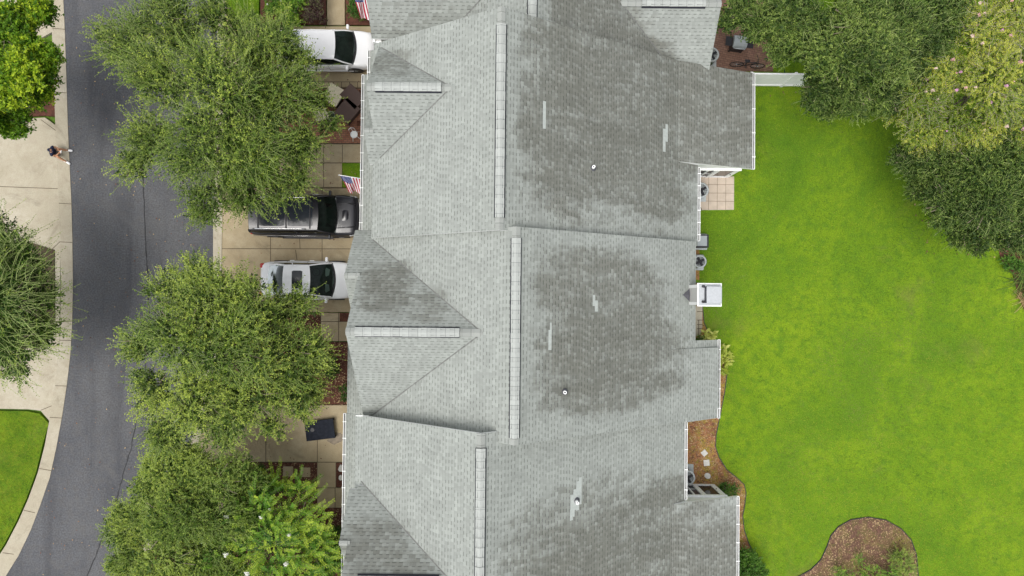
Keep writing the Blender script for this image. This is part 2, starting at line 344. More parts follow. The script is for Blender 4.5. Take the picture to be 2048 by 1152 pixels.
# ------------------------------------------------------------------ ground, road, kerbs
b = MB(); b.poly([(-300, -300, -.06), (300, -300, -.06), (300, 300, -.06), (-300, 300, -.06)]); struct('ground', b, M['lawn_soil'])
KL = [(120, -260), (122, -120), (127, 0), (130, 60), (133, 150), (136, 250), (139, 320), (143, 400), (145, 470), (146, 560), (145, 640), (141, 710), (134, 770), (125, 830), (113, 895), (100, 955), (81, 1010), (62, 1060), (38, 1110), (12, 1152), (-22, 1210), (-80, 1300), (-160, 1420)]
KO = [(96, -260), (98, -120), (103, 0), (106, 60), (110, 150), (113, 250), (116, 320), (120, 400), (122, 470), (124, 560), (123, 640), (119, 710), (112, 770), (103, 830), (92, 890), (78, 945), (59, 997), (39, 1042), (14, 1090), (-16, 1135), (-50, 1190), (-106, 1275), (-188, 1400)]
KR = [(438, -260), (437, -120), (436, 0), (434, 150), (431, 300), (429, 420), (428, 500), (427, 560), (424, 640), (416, 720), (404, 800), (386, 870), (362, 940), (336, 1005), (306, 1065), (272, 1125), (240, 1180), (190, 1255), (120, 1350), (40, 1450)]
def offs(pl, d): return [(x + d, y) for x, y in pl]
b = MB(); b.poly([(x, y, 0) for x, y in XY(KL) + XY(offs(KR, 6))[::-1]]); struct('road', b, M['asphalt'])
def strip(mb, A, B, za, zb, m=0):
    A = XY(A); B = XY(B); n = len(A); k = mb.add([(x, y, za) for x, y in A] + [(x, y, zb) for x, y in B])
    for i in range(n - 1): mb.face([k + i, k + i + 1, k + n + i + 1, k + n + i], m)
    for i in range(n - 1):
        q = mb.add([(*A[i], za), (*A[i + 1], za), (*A[i + 1], -.05), (*A[i], -.05)]); mb.face([q, q + 1, q + 2, q + 3], m)
def line(mb, p, q, wd=.018, z=.0, m=1):
    a, c = U(*p), U(*q); d = (c - a).normalized(); s = Vector((-d.y, d.x, 0)) * wd
    mb.poly([(a + s).to_tuple()[:2] + (z,), (a - s).to_tuple()[:2] + (z,), (c - s).to_tuple()[:2] + (z,), (c + s).to_tuple()[:2] + (z,)], m)
def sloped_joint(mb, p, q, z0, z1, wd=.015, m=1):
    a, c = U(*p), U(*q); d = (c - a).normalized(); s = Vector((-d.y, d.x, 0)) * wd
    mb.poly([(a.x + s.x, a.y + s.y, z0), (a.x - s.x, a.y - s.y, z0), (c.x - s.x, c.y - s.y, z1), (c.x + s.x, c.y + s.y, z1)], m)
b = MB(); strip(b, KL, KO, .02, .095)
for y, (p, q) in {59: ((107, 58), (131, 59)), 185: ((111, 185), (134, 186)), 407: ((120, 407), (143, 408)), 484: ((122, 484), (145, 485)), 645: ((123, 643), (145, 642)), 680: ((121, 680), (143, 681)), 771: ((113, 771), (135, 772)), 835: ((102, 834), (125, 836)), 937: ((81, 936), (103, 941)), 1021: ((50, 1019), (73, 1026)), 1106: ((8, 1104), (35, 1109))}.items():
    sloped_joint(b, p, q, .099, .024)
struct('kerb', b, [M['concrete_pale'], M['joint']])
b = MB(); strip(b, KR, offs(KR, 17), .02, .095); struct('kerb', b, [M['concrete_pale'], M['joint']])
b = MB(); sl = [(274, -100), (273, 10), (284, 120), (283, 240), (287, 370), (290, 470), (296, 560), (299, 650), (292, 710), (288, 770), (274, 835), (263, 893), (246, 950), (236, 990), (222, 1025), (205, 1075), (190, 1115), (174, 1152), (150, 1210)]
rng = random.Random(3); pts = []
for i in range(len(sl) - 1):
    for k in range(6): a = k / 6; pts.append((sl[i][0] * (1 - a) + sl[i + 1][0] * a + rng.uniform(-1, 1), sl[i][1] * (1 - a) + sl[i + 1][1] * a))
for i in range(len(pts) - 1): line(b, pts[i], pts[i + 1], rng.uniform(.016, .034), .004, 0)
struct('road_seam', b, M['tar'])

def slab(name, px, mat, z=.07, lines=(), z0=-.05, lw=.016):
    b = MB(); b.prism(XY(px), z0, z)
    for p, q in lines: line(b, p, q, lw, z + .004, 1)
    return struct(name, b, [mat, M['joint']])
# left side of the street
slab('driveway', [(-260, 238), (60, 238), (92, 236), (114, 252), (117, 330), (121, 400), (123, 480), (122, 640), (119, 705), (113, 765), (104, 828), (102, 842), (84, 821), (60, 818), (-260, 812)], M['concrete_pale'], .09,
     [((-200, 366), (118, 378)), ((84, 820), (106, 811)), ((84, 240), (114, 262)), ((95, 510), (122, 484)), ((-200, 600), (0, 604))])
slab('driveway', [(-260, 84), (40, 84), (72, 84), (109, 64), (105, 46), (102, -60), (-260, -60)], M['concrete_pale'], .09, [((84, 60), (106, 48)), ((70, 84), (100, 10))])
slab('planting_bed', [(-260, 88), (74, 92), (108, 122), (112, 150), (113, 234), (92, 232), (60, 234), (-260, 234)], M['mulch'], .085)
b = MB(); b.prism(XY([(-60, 486), (60, 484), (112, 500), (113, 640), (96, 686), (40, 700), (-60, 696)]), .0, .13); struct('planting_bed', b, M['soil'])
slab('lawn', [(-260, 818), (58, 822), (82, 827), (100, 846), (88, 888), (75, 943), (56, 995), (36, 1040), (11, 1088), (-19, 1133), (-53, 1188), (-260, 1300)], M['lawn'], .10)
# right side of the street, in front of the houses
slab('lawn', [(456, -160), (519, -160), (519, 52), (482, 56), (456, 27)], M['lawn'], .10)
slab('driveway', [(453, 30), (480, 58), (524, 54), (760, 54), (760, 176), (500, 176), (448, 200)], M['concrete'], .07, [((541, 54), (541, 176)), ((655, 176), (730, 176)), ((450, 118), (580, 118)), ((552, 52), (553, 58)), ((652, 48), (652, 58))])
slab('path', [(655, -160), (690, -160), (690, 51), (655, 51)], M['concrete'], .075, [((655, -10), (690, -10))])
slab('planting_bed', [(522, -160), (653, -160), (653, 50), (522, 50)], M['mulch'], .09)
slab('planting_bed', [(692, -160), (760, -160), (760, 51), (692, 51)], M['mulch'], .09)
slab('path', [(600, 164.5), (760, 164.5), (760, 176), (600, 176)], M['concrete'], .08, [((668, 165), (668, 176)), ((684, 165), (684, 176)), ((700, 165), (700, 176)), ((716, 165), (716, 176)), ((600, 164.8), (760, 164.8))])
slab('patio', [(560, 177.5), (760, 177.5), (760, 288), (560, 288)], M['brick'], .075, [((560, 178), (760, 178)), ((560, 287.3), (760, 287.3))])
slab('path', [(560, 289), (760, 289), (760, 325.5), (560, 325.5)], M['concrete'], .07, [((648, 290), (648, 325)), ((634, 290), (634, 325)), ((685.5, 290), (685.5, 325))])
slab('path', [(560, 327), (684.5, 327), (684.5, 375), (560, 375)], M['concrete'], .07, [((648, 327), (648, 375)), ((560, 326.6), (684, 326.6))])
slab('lawn', [(685.5, 327), (760, 327), (760, 375), (685.5, 375)], M['lawn'], .085)
slab('driveway', [(445, 376), (760, 376), (760, 624), (445, 624)], M['concrete'], .07,
     [((542, 376), (542, 624)), ((645, 376), (645, 600)), ((445, 497.5), (710, 498)), ((592, 500), (595, 520)), ((445, 376.6), (760, 376.6)), ((636, 600), (636, 624)), ((600, 472), (601, 497))])
slab('driveway', [(427.5, 400), (444, 400), (444, 600), (427, 600)], M['concrete_pale'], .062)
slab('path', [(642.5, 625.5), (760, 625.5), (760, 682), (642.5, 682)], M['concrete'], .072, [((678, 625), (678, 682)), ((643, 643), (696, 643)), ((642.5, 625), (642.5, 640))])
slab('planting_bed', [(470, 625.5), (641.5, 625.5), (641.5, 683), (470, 683)], M['mulch'], .08)
slab('planting_bed', [(680, 625.8), (699, 625.8), (699, 643), (680, 643)], M['mulch'], .085)
slab('planting_bed', [(470, 684), (760, 684), (760, 808.5), (470, 808.5)], M['mulch'], .08)
slab('driveway', [(420, 810), (760, 810), (760, 923), (385, 923)], M['concrete'], .07, [((532.7, 810), (532.7, 923)), ((635.5, 860), (635.5, 923)), ((520, 923.4), (690, 923.6))])
slab('path', [(635.5, 924.5), (672, 924.5), (672, 975), (760, 975), (760, 1014.5), (635.5, 1014.5)], M['concrete'], .072, [((636, 974.5), (672, 975)), ((671, 975), (671, 1014)), ((672.6, 925), (672.6, 975))])
slab('planting_bed', [(673.2, 924.8), (760, 924.8), (760, 973.5), (673.2, 973.5)], M['mulch'], .08)
slab('planting_bed', [(375, 924.8), (634.3, 924.8), (634.3, 1015.5), (760, 1015.5), (760, 1300), (200, 1300), (270, 1160), (336, 1030)], M['mulch'], .08)
slab('lawn', [(452, 205), (500, 180), (558, 180), (558, 375), (448, 375)], M['lawn'], .09)
slab('lawn', [(444, 626), (468, 626), (468, 808), (420, 808), (434, 720)], M['lawn'], .09)
# back garden
LAWN_R = [(1340, -300), (2500, -300), (2500, 1600), (1340, 1600)]
slab('lawn', LAWN_R, M['lawn'], .06)
BED1 = [(1340, 560), (1393, 566), (1404, 612), (1407, 645), (1417, 668), (1438, 690), (1450, 715), (1453, 745), (1448, 785), (1439, 830), (1431, 870), (1430, 893), (1437, 914), (1452, 938), (1472, 954), (1487, 968), (1491, 985), (1488, 1010), (1484, 1030), (1487, 1058), (1496, 1085), (1510, 1113), (1524, 1140), (1530, 1180), (1530, 1330), (1340, 1330)]
BED2 = [(1560, 1330), (1575, 1160), (1600, 1149), (1620, 1138), (1640, 1118), (1652, 1092), (1660, 1070), (1675, 1052), (1700, 1038), (1735, 1033), (1770, 1039), (1800, 1056), (1820, 1078), (1830, 1105), (1833, 1130), (1836, 1180), (1850, 1330)]
BED3 = [(2300, 440), (2060, 450), (2015, 472), (1994, 496), (2000, 520), (2022, 545), (2034, 590), (2050, 630), (2100, 670), (2300, 700)]
def edged_bed(px, mat, z, closed=True):
    b = MB(); b.prism(XY(px), -.05, z); P = XY(px)
    for i in range(len(P) - 1):
        a, c = Vector((*P[i], 0)), Vector((*P[i + 1], 0)); d = (c - a)
        if d.length < .01: continue
        d.normalize(); n = Vector((-d.y, d.x, 0)); mid = (a + c) / 2
        b.box((mid.x, mid.y, z / 2 + .01), ((c - a).length + .02, .035, z + .03), math.atan2(d.y, d.x), 1)
    return struct('planting_bed', b, [mat, M['metal_dark']])
edged_bed(BED1, M['mulch_mossy'], .085); edged_bed(BED2, M['mulch_brown'], .085); slab('planting_bed', BED3, M['mulch'], .08)
slab('path', [(1340, 612), (1403.5, 612), (1403, 655), (1400, 668), (1392, 672), (1340, 672)], M['concrete_pale'], .12, [((1393, 623), (1404, 623)), ((1393, 640), (1404, 640)), ((1393, 649), (1404, 649)), ((1393, 657), (1402, 657)), ((1396, 640), (1396, 672))])
slab('patio', [(1396.5, 353.5), (1467, 353.5), (1466.5, 420), (1397, 420.5)], M['slab'], .10,
     [((1416.5, 354), (1415.8, 420)), ((1433.5, 354), (1433, 420)), ((1450.5, 354), (1450, 420)), ((1397, 370), (1467, 370)), ((1397, 386.5), (1467, 387)), ((1397, 402.5), (1467, 403.5))], lw=.008)
slab('patio', [(1400, -200), (1545, -200), (1545, 144), (1400, 144)], M['brick_brown'], .075)
slab('path', [(1370, 420), (1399, 420), (1398, 560), (1370, 560)], M['mulch_mossy'], .07)

# ------------------------------------------------------------------ houses
S = .697
class House:
    def __init__(s, name, label, base, stains, cut=0.0):
        s.e = thing(name, label, 'house', base, group='attached townhouses along the street')
        s.rm = shingle(name + '_shingles', stains, cut); s.roof = MB(); s.valley = MB(); s.base = base
    def plane(s, pts, th=.12, down=None):
        """roof plane polygon, solid slab with white drip edge; UV in metres down the slope"""
        P = [Vector(p) for p in pts]; n = Vector((0, 0, 0))
        for i in range(len(P)): n += P[i].cross(P[(i + 1) % len(P)])
        n.normalize()
        if n.z < 0: P = P[::-1]; n = -n
        dn = Vector((n.x, n.y, 0)); dn = Vector((dn.x, dn.y, -(dn.x * n.x + dn.y * n.y) / n.z)).normalized(); ho = n.cross(dn).normalized()
        k = s.roof.add(P + [p - Vector((0, 0, th)) for p in P]); m = len(P)
        s.roof.face(range(k, k + m), 0, [(p.dot(ho), p.dot(dn)) for p in P])
        s.roof.face([k + m + i for i in reversed(range(m))], 1)
        for i in range(m): j = (i + 1) % m; s.roof.face([k + i, k + m + i, k + m + j, k + j], 1)
    def vly(s, a, c, up=.012, wd=.022):
        a, c = Vector(a), Vector(c); d = (c - a).normalized(); sd_ = Vector((-d.y, d.x, 0)).normalized() * wd
        s.valley.poly([a + sd_ + Vector((0, 0, up)), a - sd_ + Vector((0, 0, up)), c - sd_ + Vector((0, 0, up)), c + sd_ + Vector((0, 0, up))])
    def cap(s, a, c, wd=.15, mat='ridge_cap', up=.02, pitch=.55, name='ridge_cap', slot_shade=False):
        """folded cap strip along a ridge from a to c"""
        a, c = Vector(a), Vector(c); L = (c - a).length; d = (c - a).normalized(); n = Vector((-d.y, d.x, 0)).normalized()
        o = MB(); segs = max(1, int(L / .34)); off = random.random() * 9
        for i in range(segs):
            p, q = a + d * (L * i / segs), a + d * (L * (i + 1) / segs); z1 = up + .012; z0 = up; j = random.uniform(-.006, .006)
            for sg in (-1, 1):
                e = n * sg * (wd + j) - Vector((0, 0, (wd) * pitch))
                k = o.add([p + Vector((0, 0, z0)), q + Vector((0, 0, z1)), q + e + Vector((0, 0, z1)), p + e + Vector((0, 0, z0)), q + e + Vector((0, 0, z1 - .035)), p + e + Vector((0, 0, z0 - .035))])
                us = [(off + L * i / segs, 0), (off + L * (i + 1) / segs, 0), (off + L * (i + 1) / segs, wd), (off + L * i / segs, wd)]
                o.face([k, k + 1, k + 2, k + 3] if sg < 0 else [k + 3, k + 2, k + 1, k], 0, us if sg < 0 else us[::-1]); o.face([k + 3, k + 2, k + 4, k + 5], 0, [us[0]] * 4)
        ob = o.build(name, M[mat], s.e)
        return ob
    def vent(s, a, c, wd=.165):
        a, c = Vector(a), Vector(c); d = (c - a).normalized(); n = Vector((-d.y, d.x, 0)).normalized()
        ob = s.cap(a, c, wd, 'vent_cap', .075, .40, 'ridge_vent')
        k = MB()
        for sg in (-1, 1):
            e0, e1 = n * sg * .10, n * sg * (wd + .035)
            A0, A1 = a + e0 + Vector((0, 0, .045)), a + e1 - Vector((0, 0, (wd + .045) * .62 - .035)); C0, C1 = c + e0 + Vector((0, 0, .045)), c + e1 - Vector((0, 0, (wd + .045) * .62 - .035))
            k.poly([A0, C0, C1, A1]); k.poly([A1, C1, C1 - Vector((0, 0, .03)), A1 - Vector((0, 0, .03))])
        k.build('slot_shade', M['shadow_gap'], ob)
    def gutter(s, a, c, r=.06, brackets=0, out=None):
        """white gutter: open trough from a to c with hangers; out = outward unit vector"""
        a, c = Vector(a), Vector(c); d = (c - a).normalized(); o = Vector(out) if out else Vector((-d.y, d.x, 0)).normalized(); L = (c - a).length
        g = MB(); w_ = .115
        prof = [(0, 0), (0, -.10), (w_ * .75, -.10), (w_, -.03), (w_, 0), (w_ - .024, 0), (w_ - .024, -.025), (w_ * .68, -.085), (.014, -.085), (.014, 0)]
        k0 = g.add([a + o * x + Vector((0, 0, z)) for x, z in prof]); k1 = g.add([c + o * x + Vector((0, 0, z)) for x, z in prof]); n = len(prof)
        for i in range(n):
            j = (i + 1) % n; g.face([k0 + i, k1 + i, k1 + j, k0 + j], 1 if i in (6, 7, 8) else 0)
        for e in (a, c): g.box(e + o * w_ / 2 + Vector((0, 0, -.05)), (.02 if abs(d.x) > .5 else w_, .02 if abs(d.y) > .5 else w_, .1))
        ob = g.build('gutter', [M['white'], M['gutter_in']], s.e)
        if brackets:
            for i in range(brackets):
                hb = MB(); p = a + d * (L * (i + .5) / brackets); hb.box(p + o * w_ * .45 + Vector((0, 0, .005)), (.03 if abs(d.y) > .5 else w_ + .05, .03 if abs(d.x) > .5 else w_ + .05, .012) if abs(d.y) < .5 else (w_ + .05, .03, .012)); hb.build('hanger', M['white'], ob)
        return ob
    def wall(s, mb, name='wall', mat='siding'): return mb.build(name, M[mat], s.e)
    def finish(s):
        r = s.roof.build('roof', [s.rm, M['white']], s.e)
        if s.valley.f: s.valley.build('valley', M['flashing'], r)
        return r
    def pipe(s, p, h=.32):
        p = Vector(p); o = MB(); o.lathe(p + Vector((0, 0, -.05)), [(.13, 0), (.13, .06), (.075, .16), (.06, .17)], 20); e = o.build('vent_pipe', M['flashing'], s.e)
        q = MB(); q.lathe(p, [(.062, .02), (.062, h), (.035, h), (.035, h - .12)], 20); q.build('pipe', M['white'], e)
        q = MB(); q.lathe(p, [(.036, h - .1), (.036, h - .095)], 16); q.build('opening', M['shadow_gap'], e)
    def patches(s, quads, xr, zr, sg):
        """replaced shingles lying on the main slope, given as photo rectangles"""
        for q in quads:
            o = MB()
            for (x0, y0, x1, y1) in q:
                c = []
                for px, py in ((x0, y0), (x1, y0), (x1, y1), (x0, y1)):
                    d = _R @ np.array([(px - 1024) / FPX, -(py - 576) / FPX, -1.0]); t = (zr + S * sg * xr - CAMH) / (d[2] + S * sg * d[0]); c.append(Vector((d[0] * t, d[1] * t, CAMH + d[2] * t + .009)))
                xa, xb = min(v.x for v in c), max(v.x for v in c); ya, yb = min(v.y for v in c), max(v.y for v in c); f = lambda x: zr - S * abs(x - xr)
                k = o.add([(xa, ya, f(xa) + .008), (xb, ya, f(xb) + .014), (xb, yb, f(xb) + .014), (xa, yb, f(xa) + .008), (xb, ya, f(xb) - .01), (xb, yb, f(xb) - .01)])
                o.face([k, k + 1, k + 2, k + 3]); o.face([k + 1, k + 4, k + 5, k + 2])
            o.build('shingle_patch', M['patch'], s.e)

def lerp(a, c, t): return Vector(a).lerp(Vector(c), t)
def main_roof(h, xr, zr, Y0, Y1, xf, xb):
    z = lambda x: zr - S * abs(x - xr)
    h.plane([(xr, Y0, zr), (xr, Y1, zr), (xf, Y1, z(xf)), (xf, Y0, z(xf))]); h.plane([(xr, Y0, zr), (xb, Y0, z(xb)), (xb, Y1, z(xb)), (xr, Y1, zr)]); return z
def body(h, xr, zr, Y0, Y1, xf, xb, over=.35):
    z = lambda x: zr - S * abs(x - xr) - .13; o = MB(); a, c = xf + over, xb - over
    pr = [(a, 0), (c, 0), (c, z(c)), (xr, zr - .13), (a, z(a))]
    k0 = o.add([(x, Y0, zz) for x, zz in pr]); k1 = o.add([(x, Y1, zz) for x, zz in pr]); o.face([k0 + i for i in range(5)]); o.face([k1 + 4 - i for i in range(5)])
    for i in range(5): j = (i + 1) % 5; o.face([k0 + i, k1 + i, k1 + j, k0 + j])
    h.wall(o)
def gable_x(h, x_front, x_in, Yr, zr, k, YA, YB, wallx=None, zwall=0.0):
    """cross gable whose ridge runs along X at Y=Yr; slopes k down to YA (low Y) and YB (high Y)"""
    h.plane([(x_front, Yr, zr), (x_in, Yr, zr), (x_in, YA, zr - k * (Yr - YA)), (x_front, YA, zr - k * (Yr - YA))])
    h.plane([(x_front, Yr, zr), (x_in, Yr, zr), (x_in, YB, zr - k * (YB - Yr)), (x_front, YB, zr - k * (YB - Yr))])
    if wallx is not None:
        o = MB(); pr = [(YA + .25, zwall), (YB - .25, zwall), (YB - .25, zr - k * (YB - .25 - Yr) - .13), (Yr, zr - .13), (YA + .25, zr - k * (Yr - YA - .25) - .13)]
        xi = x_in if not isinstance(wallx, tuple) else wallx[1]; wx = wallx if not isinstance(wallx, tuple) else wallx[0]
        k0 = o.add([(wx, y, z) for y, z in pr]); k1 = o.add([(xi, y, z) for y, z in pr]); o.face([k0 + 4 - i for i in range(5)]); o.face([k1 + i for i in range(5)])
        for i in range(5): j = (i + 1) % 5; o.face([k0 + i, k0 + j, k1 + j, k1 + i])
        h.wall(o)
def pent(h, x0, z0, x1, z1, Y0, Y1): h.plane([(x0, Y0, z0), (x0, Y1, z0), (x1, Y1, z1), (x1, Y0, z1)], .1)
def garage_door(h, x, y0, y1, zt=2.25):
    o = MB(); o.box((x, (y0 + y1) / 2, zt / 2), (.08, y1 - y0, zt)); d = o.build('garage_door', M['white'], h.e)
    o = MB()
    for i in range(4):
        for j in range(4): o.box((x - .045, y0 + (y1 - y0) * (j + .5) / 4, zt * (i + .5) / 4), (.02, (y1 - y0) / 4 - .12, zt / 4 - .12))
    o.build('panel', M['white'], d, bevel=.004)
def window(h, x, y, z, wd, ht, face=-1, axis='x'):
    o = MB(); sz = (.07, wd, ht) if axis == 'x' else (wd, .07, ht); o.box((x, y, z), sz); f = o.build('window', M['white'], h.e)
    o = MB(); off = .03 * face
    for i in (-1, 1):
        for j in (-1, 1):
            if axis == 'x': o.box((x + off, y + i * wd * .235, z + j * ht * .235), (.03, wd * .42, ht * .42))
            else: o.box((x + i * wd * .235, y + off, z + j * ht * .235), (wd * .42, .03, ht * .42))
    o.build('pane', M['window_glass'], f)

# ---- house B (second from the top)
xr, zr, Y0, Y1, xf, xb = -.494, 9.52, 2.50, 10.58, -5.86, 8.28
hB = House('townhouse', 'grey roofed townhouse beside the black car, broad back slope widely stained dark', (1.3, 6.5, 0),
           [(4.0, 7.6, 4.5, 4.6, 1.0), (6.0, 9.5, 5, 3, 1.0), (10.2, 8.6, 3.0, 2.9, .95), (9.0, 7.4, 2.5, 1.8, .9), (-4.9, 9.3, 1.0, .8, .65)], -.494)
z = main_roof(hB, xr, zr, Y0, Y1, xf, xb); body(hB, xr, zr, 2.62, 10.5, xf, xb)
gable_x(hB, -5.62, -2.30, 8.05, 8.19, .945, 5.55, 10.46, (-5.35, -3), 2.5)
# smaller projecting gable, its south slope flush with the big one
ks = .945; yp, zp = 6.70, 8.19 - .945 * 1.35
hB.plane([(-5.98, yp, zp), (-5.62, yp, zp), (-5.62, 5.55, zp - ks * (yp - 5.55)), (-5.98, 5.55, zp - ks * (yp - 5.55))])
hB.plane([(-5.98, yp, zp), (-5.3, yp, zp), (-5.3, 7.75, zp - ks * 1.05), (-5.98, 7.75, zp - ks * 1.05)])
o = MB(); o.prism([(-5.8, 5.7), (-5.2, 5.7), (-5.2, 7.6), (-5.8, 7.6)], 2.6, zp - 1.0); hB.wall(o)
pent(hB, -6.9, 2.85, -5.3, 3.75, 3.05, 10.25); pent(hB, -6.62, 2.9, -5.3, 3.65, 10.26, 11.35)
o = MB(); o.prism([(-6.5, 2.7), (-5.4, 2.7), (-5.4, 10.4), (-6.5, 10.4)], 0, 2.78); hB.wall(o)
hB.gutter((-6.9, 3.05, 2.86), (-6.9, 10.25, 2.86), out=(-1, 0, 0), brackets=9); hB.gutter((-6.62, 10.0, 2.95), (-6.62, 11.35, 2.95), out=(-1, 0, 0), brackets=2)
garage_door(hB, -6.53, 3.0, 5.2); window(hB, -6.53, 9.2, 1.5, 1.3, 1.3)
o = MB(); o.box((-6.53, 6.9, 1.05), (.07, .95, 2.1)); d = o.build('door', M['white'], hB.e); o = MB(); o.lathe((-6.61, 6.55, 1.0), [(.01, -.03), (.03, 0), (.01, .03)], 10); o.build('handle', M['brass'], d)
# rear porch
zb1 = 4.13; gx, gz = 11.0, 2.62
hB.plane([(7.22, 6.13, zb1 + .02), (7.22, Y1, zb1 + .02), (gx, Y1, gz), (gx, 6.13, gz)], .14)
hB.gutter((gx, 6.13, gz), (gx, Y1, gz), out=(1, 0, 0), brackets=4); hB.gutter((8.28, 2.72, z(8.28)), (8.28, 6.02, z(8.28)), out=(1, 0, 0), brackets=6)
def porch_end(h, Y, sg, x0, x1, xd, roofz, zh=2.17):
    """end wall of a sun room: white boards, dark panes, full-length glazed door at the outer end. sg = side it faces"""
    y = Y
    o = MB(); n = 12     # infill between head rail and sloping roof
    q = [(x0, zh), (x1, zh), (x1, roofz(x1) - .15), (x0, roofz(x0) - .15)]; k = o.add([(x, y, z_) for x, z_ in q] + [(x, y - sg * .12, z_) for x, z_ in q]); o.face([k, k + 1, k + 2, k + 3]); o.face([k + 7, k + 6, k + 5, k + 4])
    for i in range(4): o.face([k + i, k + (i + 1) % 4, k + 4 + (i + 1) % 4, k + 4 + i])
    o.box(((x0 + x1) / 2, y + sg * .01, zh - .04), (x1 - x0, .16, .1)); h.wall(o, 'wall', 'white'); o = MB(); o.box(((x0 + x1) / 2, y - sg * .03, .1), (x1 - x0, .12, .2)); h.wall(o, 'sill', 'white')
    dw = .95; dx0 = xd - dw
    f = MB()
    for x in (x0 + .03, dx0 - .42, dx0 - .04): f.box((x, y, zh / 2), (.08, .11, zh))
    f.box(((x0 + dx0) / 2, y - sg * .02, .85), (dx0 - x0, .06, .06)); fr = f.build('window', M['white'], h.e)
    p = MB()
    for xa, xb_ in ((x0 + .08, dx0 - .47), (dx0 - .37, dx0 - .09)): p.box(((xa + xb_) / 2, y - sg * .01, (zh) / 2), (xb_ - xa, .02, zh - .35))
    p.build('pane', M['mesh_screen'], fr)
    f = MB(); f.box((dx0 + .07, y + sg * .02, 1.04), (.14, .06, 2.05)); f.box((xd - .07, y + sg * .02, 1.04), (.14, .06, 2.05))
    f.box(((dx0 + xd) / 2, y + sg * .02, .16), (dw - .28, .06, .28)); f.box(((dx0 + xd) / 2, y + sg * .02, 1.98), (dw - .28, .06, .16)); dr = f.build('door', M['white'], h.e)
    p = MB(); p.box(((dx0 + xd) / 2, y + sg * .015, 1.1), (dw - .28, .02, 1.6)); p.build('pane', M['window_glass'], dr)
    p = MB(); p.lathe((xd - .07, y + sg * .05, 1.0), [(.02, -.035), (.04, 0), (.02, .035)], 12); p.build('handle', M['metal_dark'], dr)
    f = MB(); f.box((xd + .05, y - sg * .02, zh / 2), (.1, .14, zh)); h.wall(f, 'corner_board', 'white')
rz = lambda x: zb1 + (gz - zb1) * (x - 7.22) / (gx - 7.22)
porch_end(hB, 6.22, -1, 7.95, 10.66, 10.56, rz)
o = MB(); o.box((10.6, 8.4, 1.2), (.14, 4.2, 2.4)); hB.wall(o)
for y in (7.2, 8.4, 9.6): window(hB, 10.68, y, 1.3, .9, 1.5, 1)
o = MB(); k = o.add([(7.25, 6.125, z(7.25) - .02), (8.36, 6.125, z(8.36) - .10), (8.36, 6.125, rz(8.36) - .1), (7.25, 6.125, rz(7.25) - .02)]); o.face([k, k + 1, k + 2, k + 3]); hB.wall(o, 'flashing_board', 'white')
rf = hB.finish()
for a, c in (((-5.55, 10.36, z(-5.55)), (-2.32, 8.05, z(-2.32))), ((-5.55, 5.74, z(-5.55)), (-2.32, 8.0, z(-2.32)))): hB_v = (a, c)
def valley_of(h, xr, zr, Yr, zg, k, side, xa):
    """true intersection of a cross gable slope with the front main slope"""
    f = lambda x: (zg - (zr - S * (xr - x))) / k   # horizontal distance from the gable ridge
    xe = xr - (zr - zg) / S
    a = Vector((xe, Yr, zg)); c = Vector((xa, Yr + side * f(xa), zr - S * (xr - xa))); return a, c
def add_valley_shade(h, roof, a, c, off=.012):
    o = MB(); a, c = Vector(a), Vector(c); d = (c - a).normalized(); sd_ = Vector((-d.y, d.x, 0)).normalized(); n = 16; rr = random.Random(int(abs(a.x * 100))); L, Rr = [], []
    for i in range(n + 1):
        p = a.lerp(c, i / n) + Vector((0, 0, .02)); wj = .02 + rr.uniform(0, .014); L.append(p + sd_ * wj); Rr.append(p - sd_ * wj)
    o.grid([L, Rr]); o.build('valley', M['crease_shade'], roof)
M['crease_shade'] = plain('valley_crease_shade', (.17, .175, .165), .9, var=.3, scale=8)  # dark strips along the valleys, crease shadow put into the colour
for sd_ in (-1, 1): add_valley_shade(hB, rf, *valley_of(hB, xr, zr, 8.05, 8.19, .945, sd_, -5.5))
hB.vent((xr, 2.95, zr), (xr, 9.95, zr)); hB.cap((xr, Y0, zr), (xr, 2.95, zr)); hB.cap((xr, 9.95, zr), (xr, Y1, zr))
hB.vent((-5.3, 8.05, 8.19), (-2.78, 8.05, 8.19)); hB.cap((-2.78, 8.05, 8.19), (-2.28, 8.05, 8.19)); hB.cap((-5.62, 8.05, 8.19), (-5.3, 8.05, 8.19)); hB.cap((-5.98, yp, zp), (-5.6, yp, zp), .10)
def onmain(px, py, xr, zr, sg):
    d = _R @ np.array([(px - 1024) / FPX, -(py - 576) / FPX, -1.0]); t = (zr + S * sg * xr - CAMH) / (d[2] + S * sg * d[0]); return Vector((d[0] * t, d[1] * t, CAMH + d[2] * t))
hB.pipe(onmain(1186, 336, xr, zr, 1))
hB.patches([[(1086, 203, 1091.5, 257)], [(1331, 249, 1335.5, 283), (1326, 258, 1331, 303)]], xr, zr, 1)

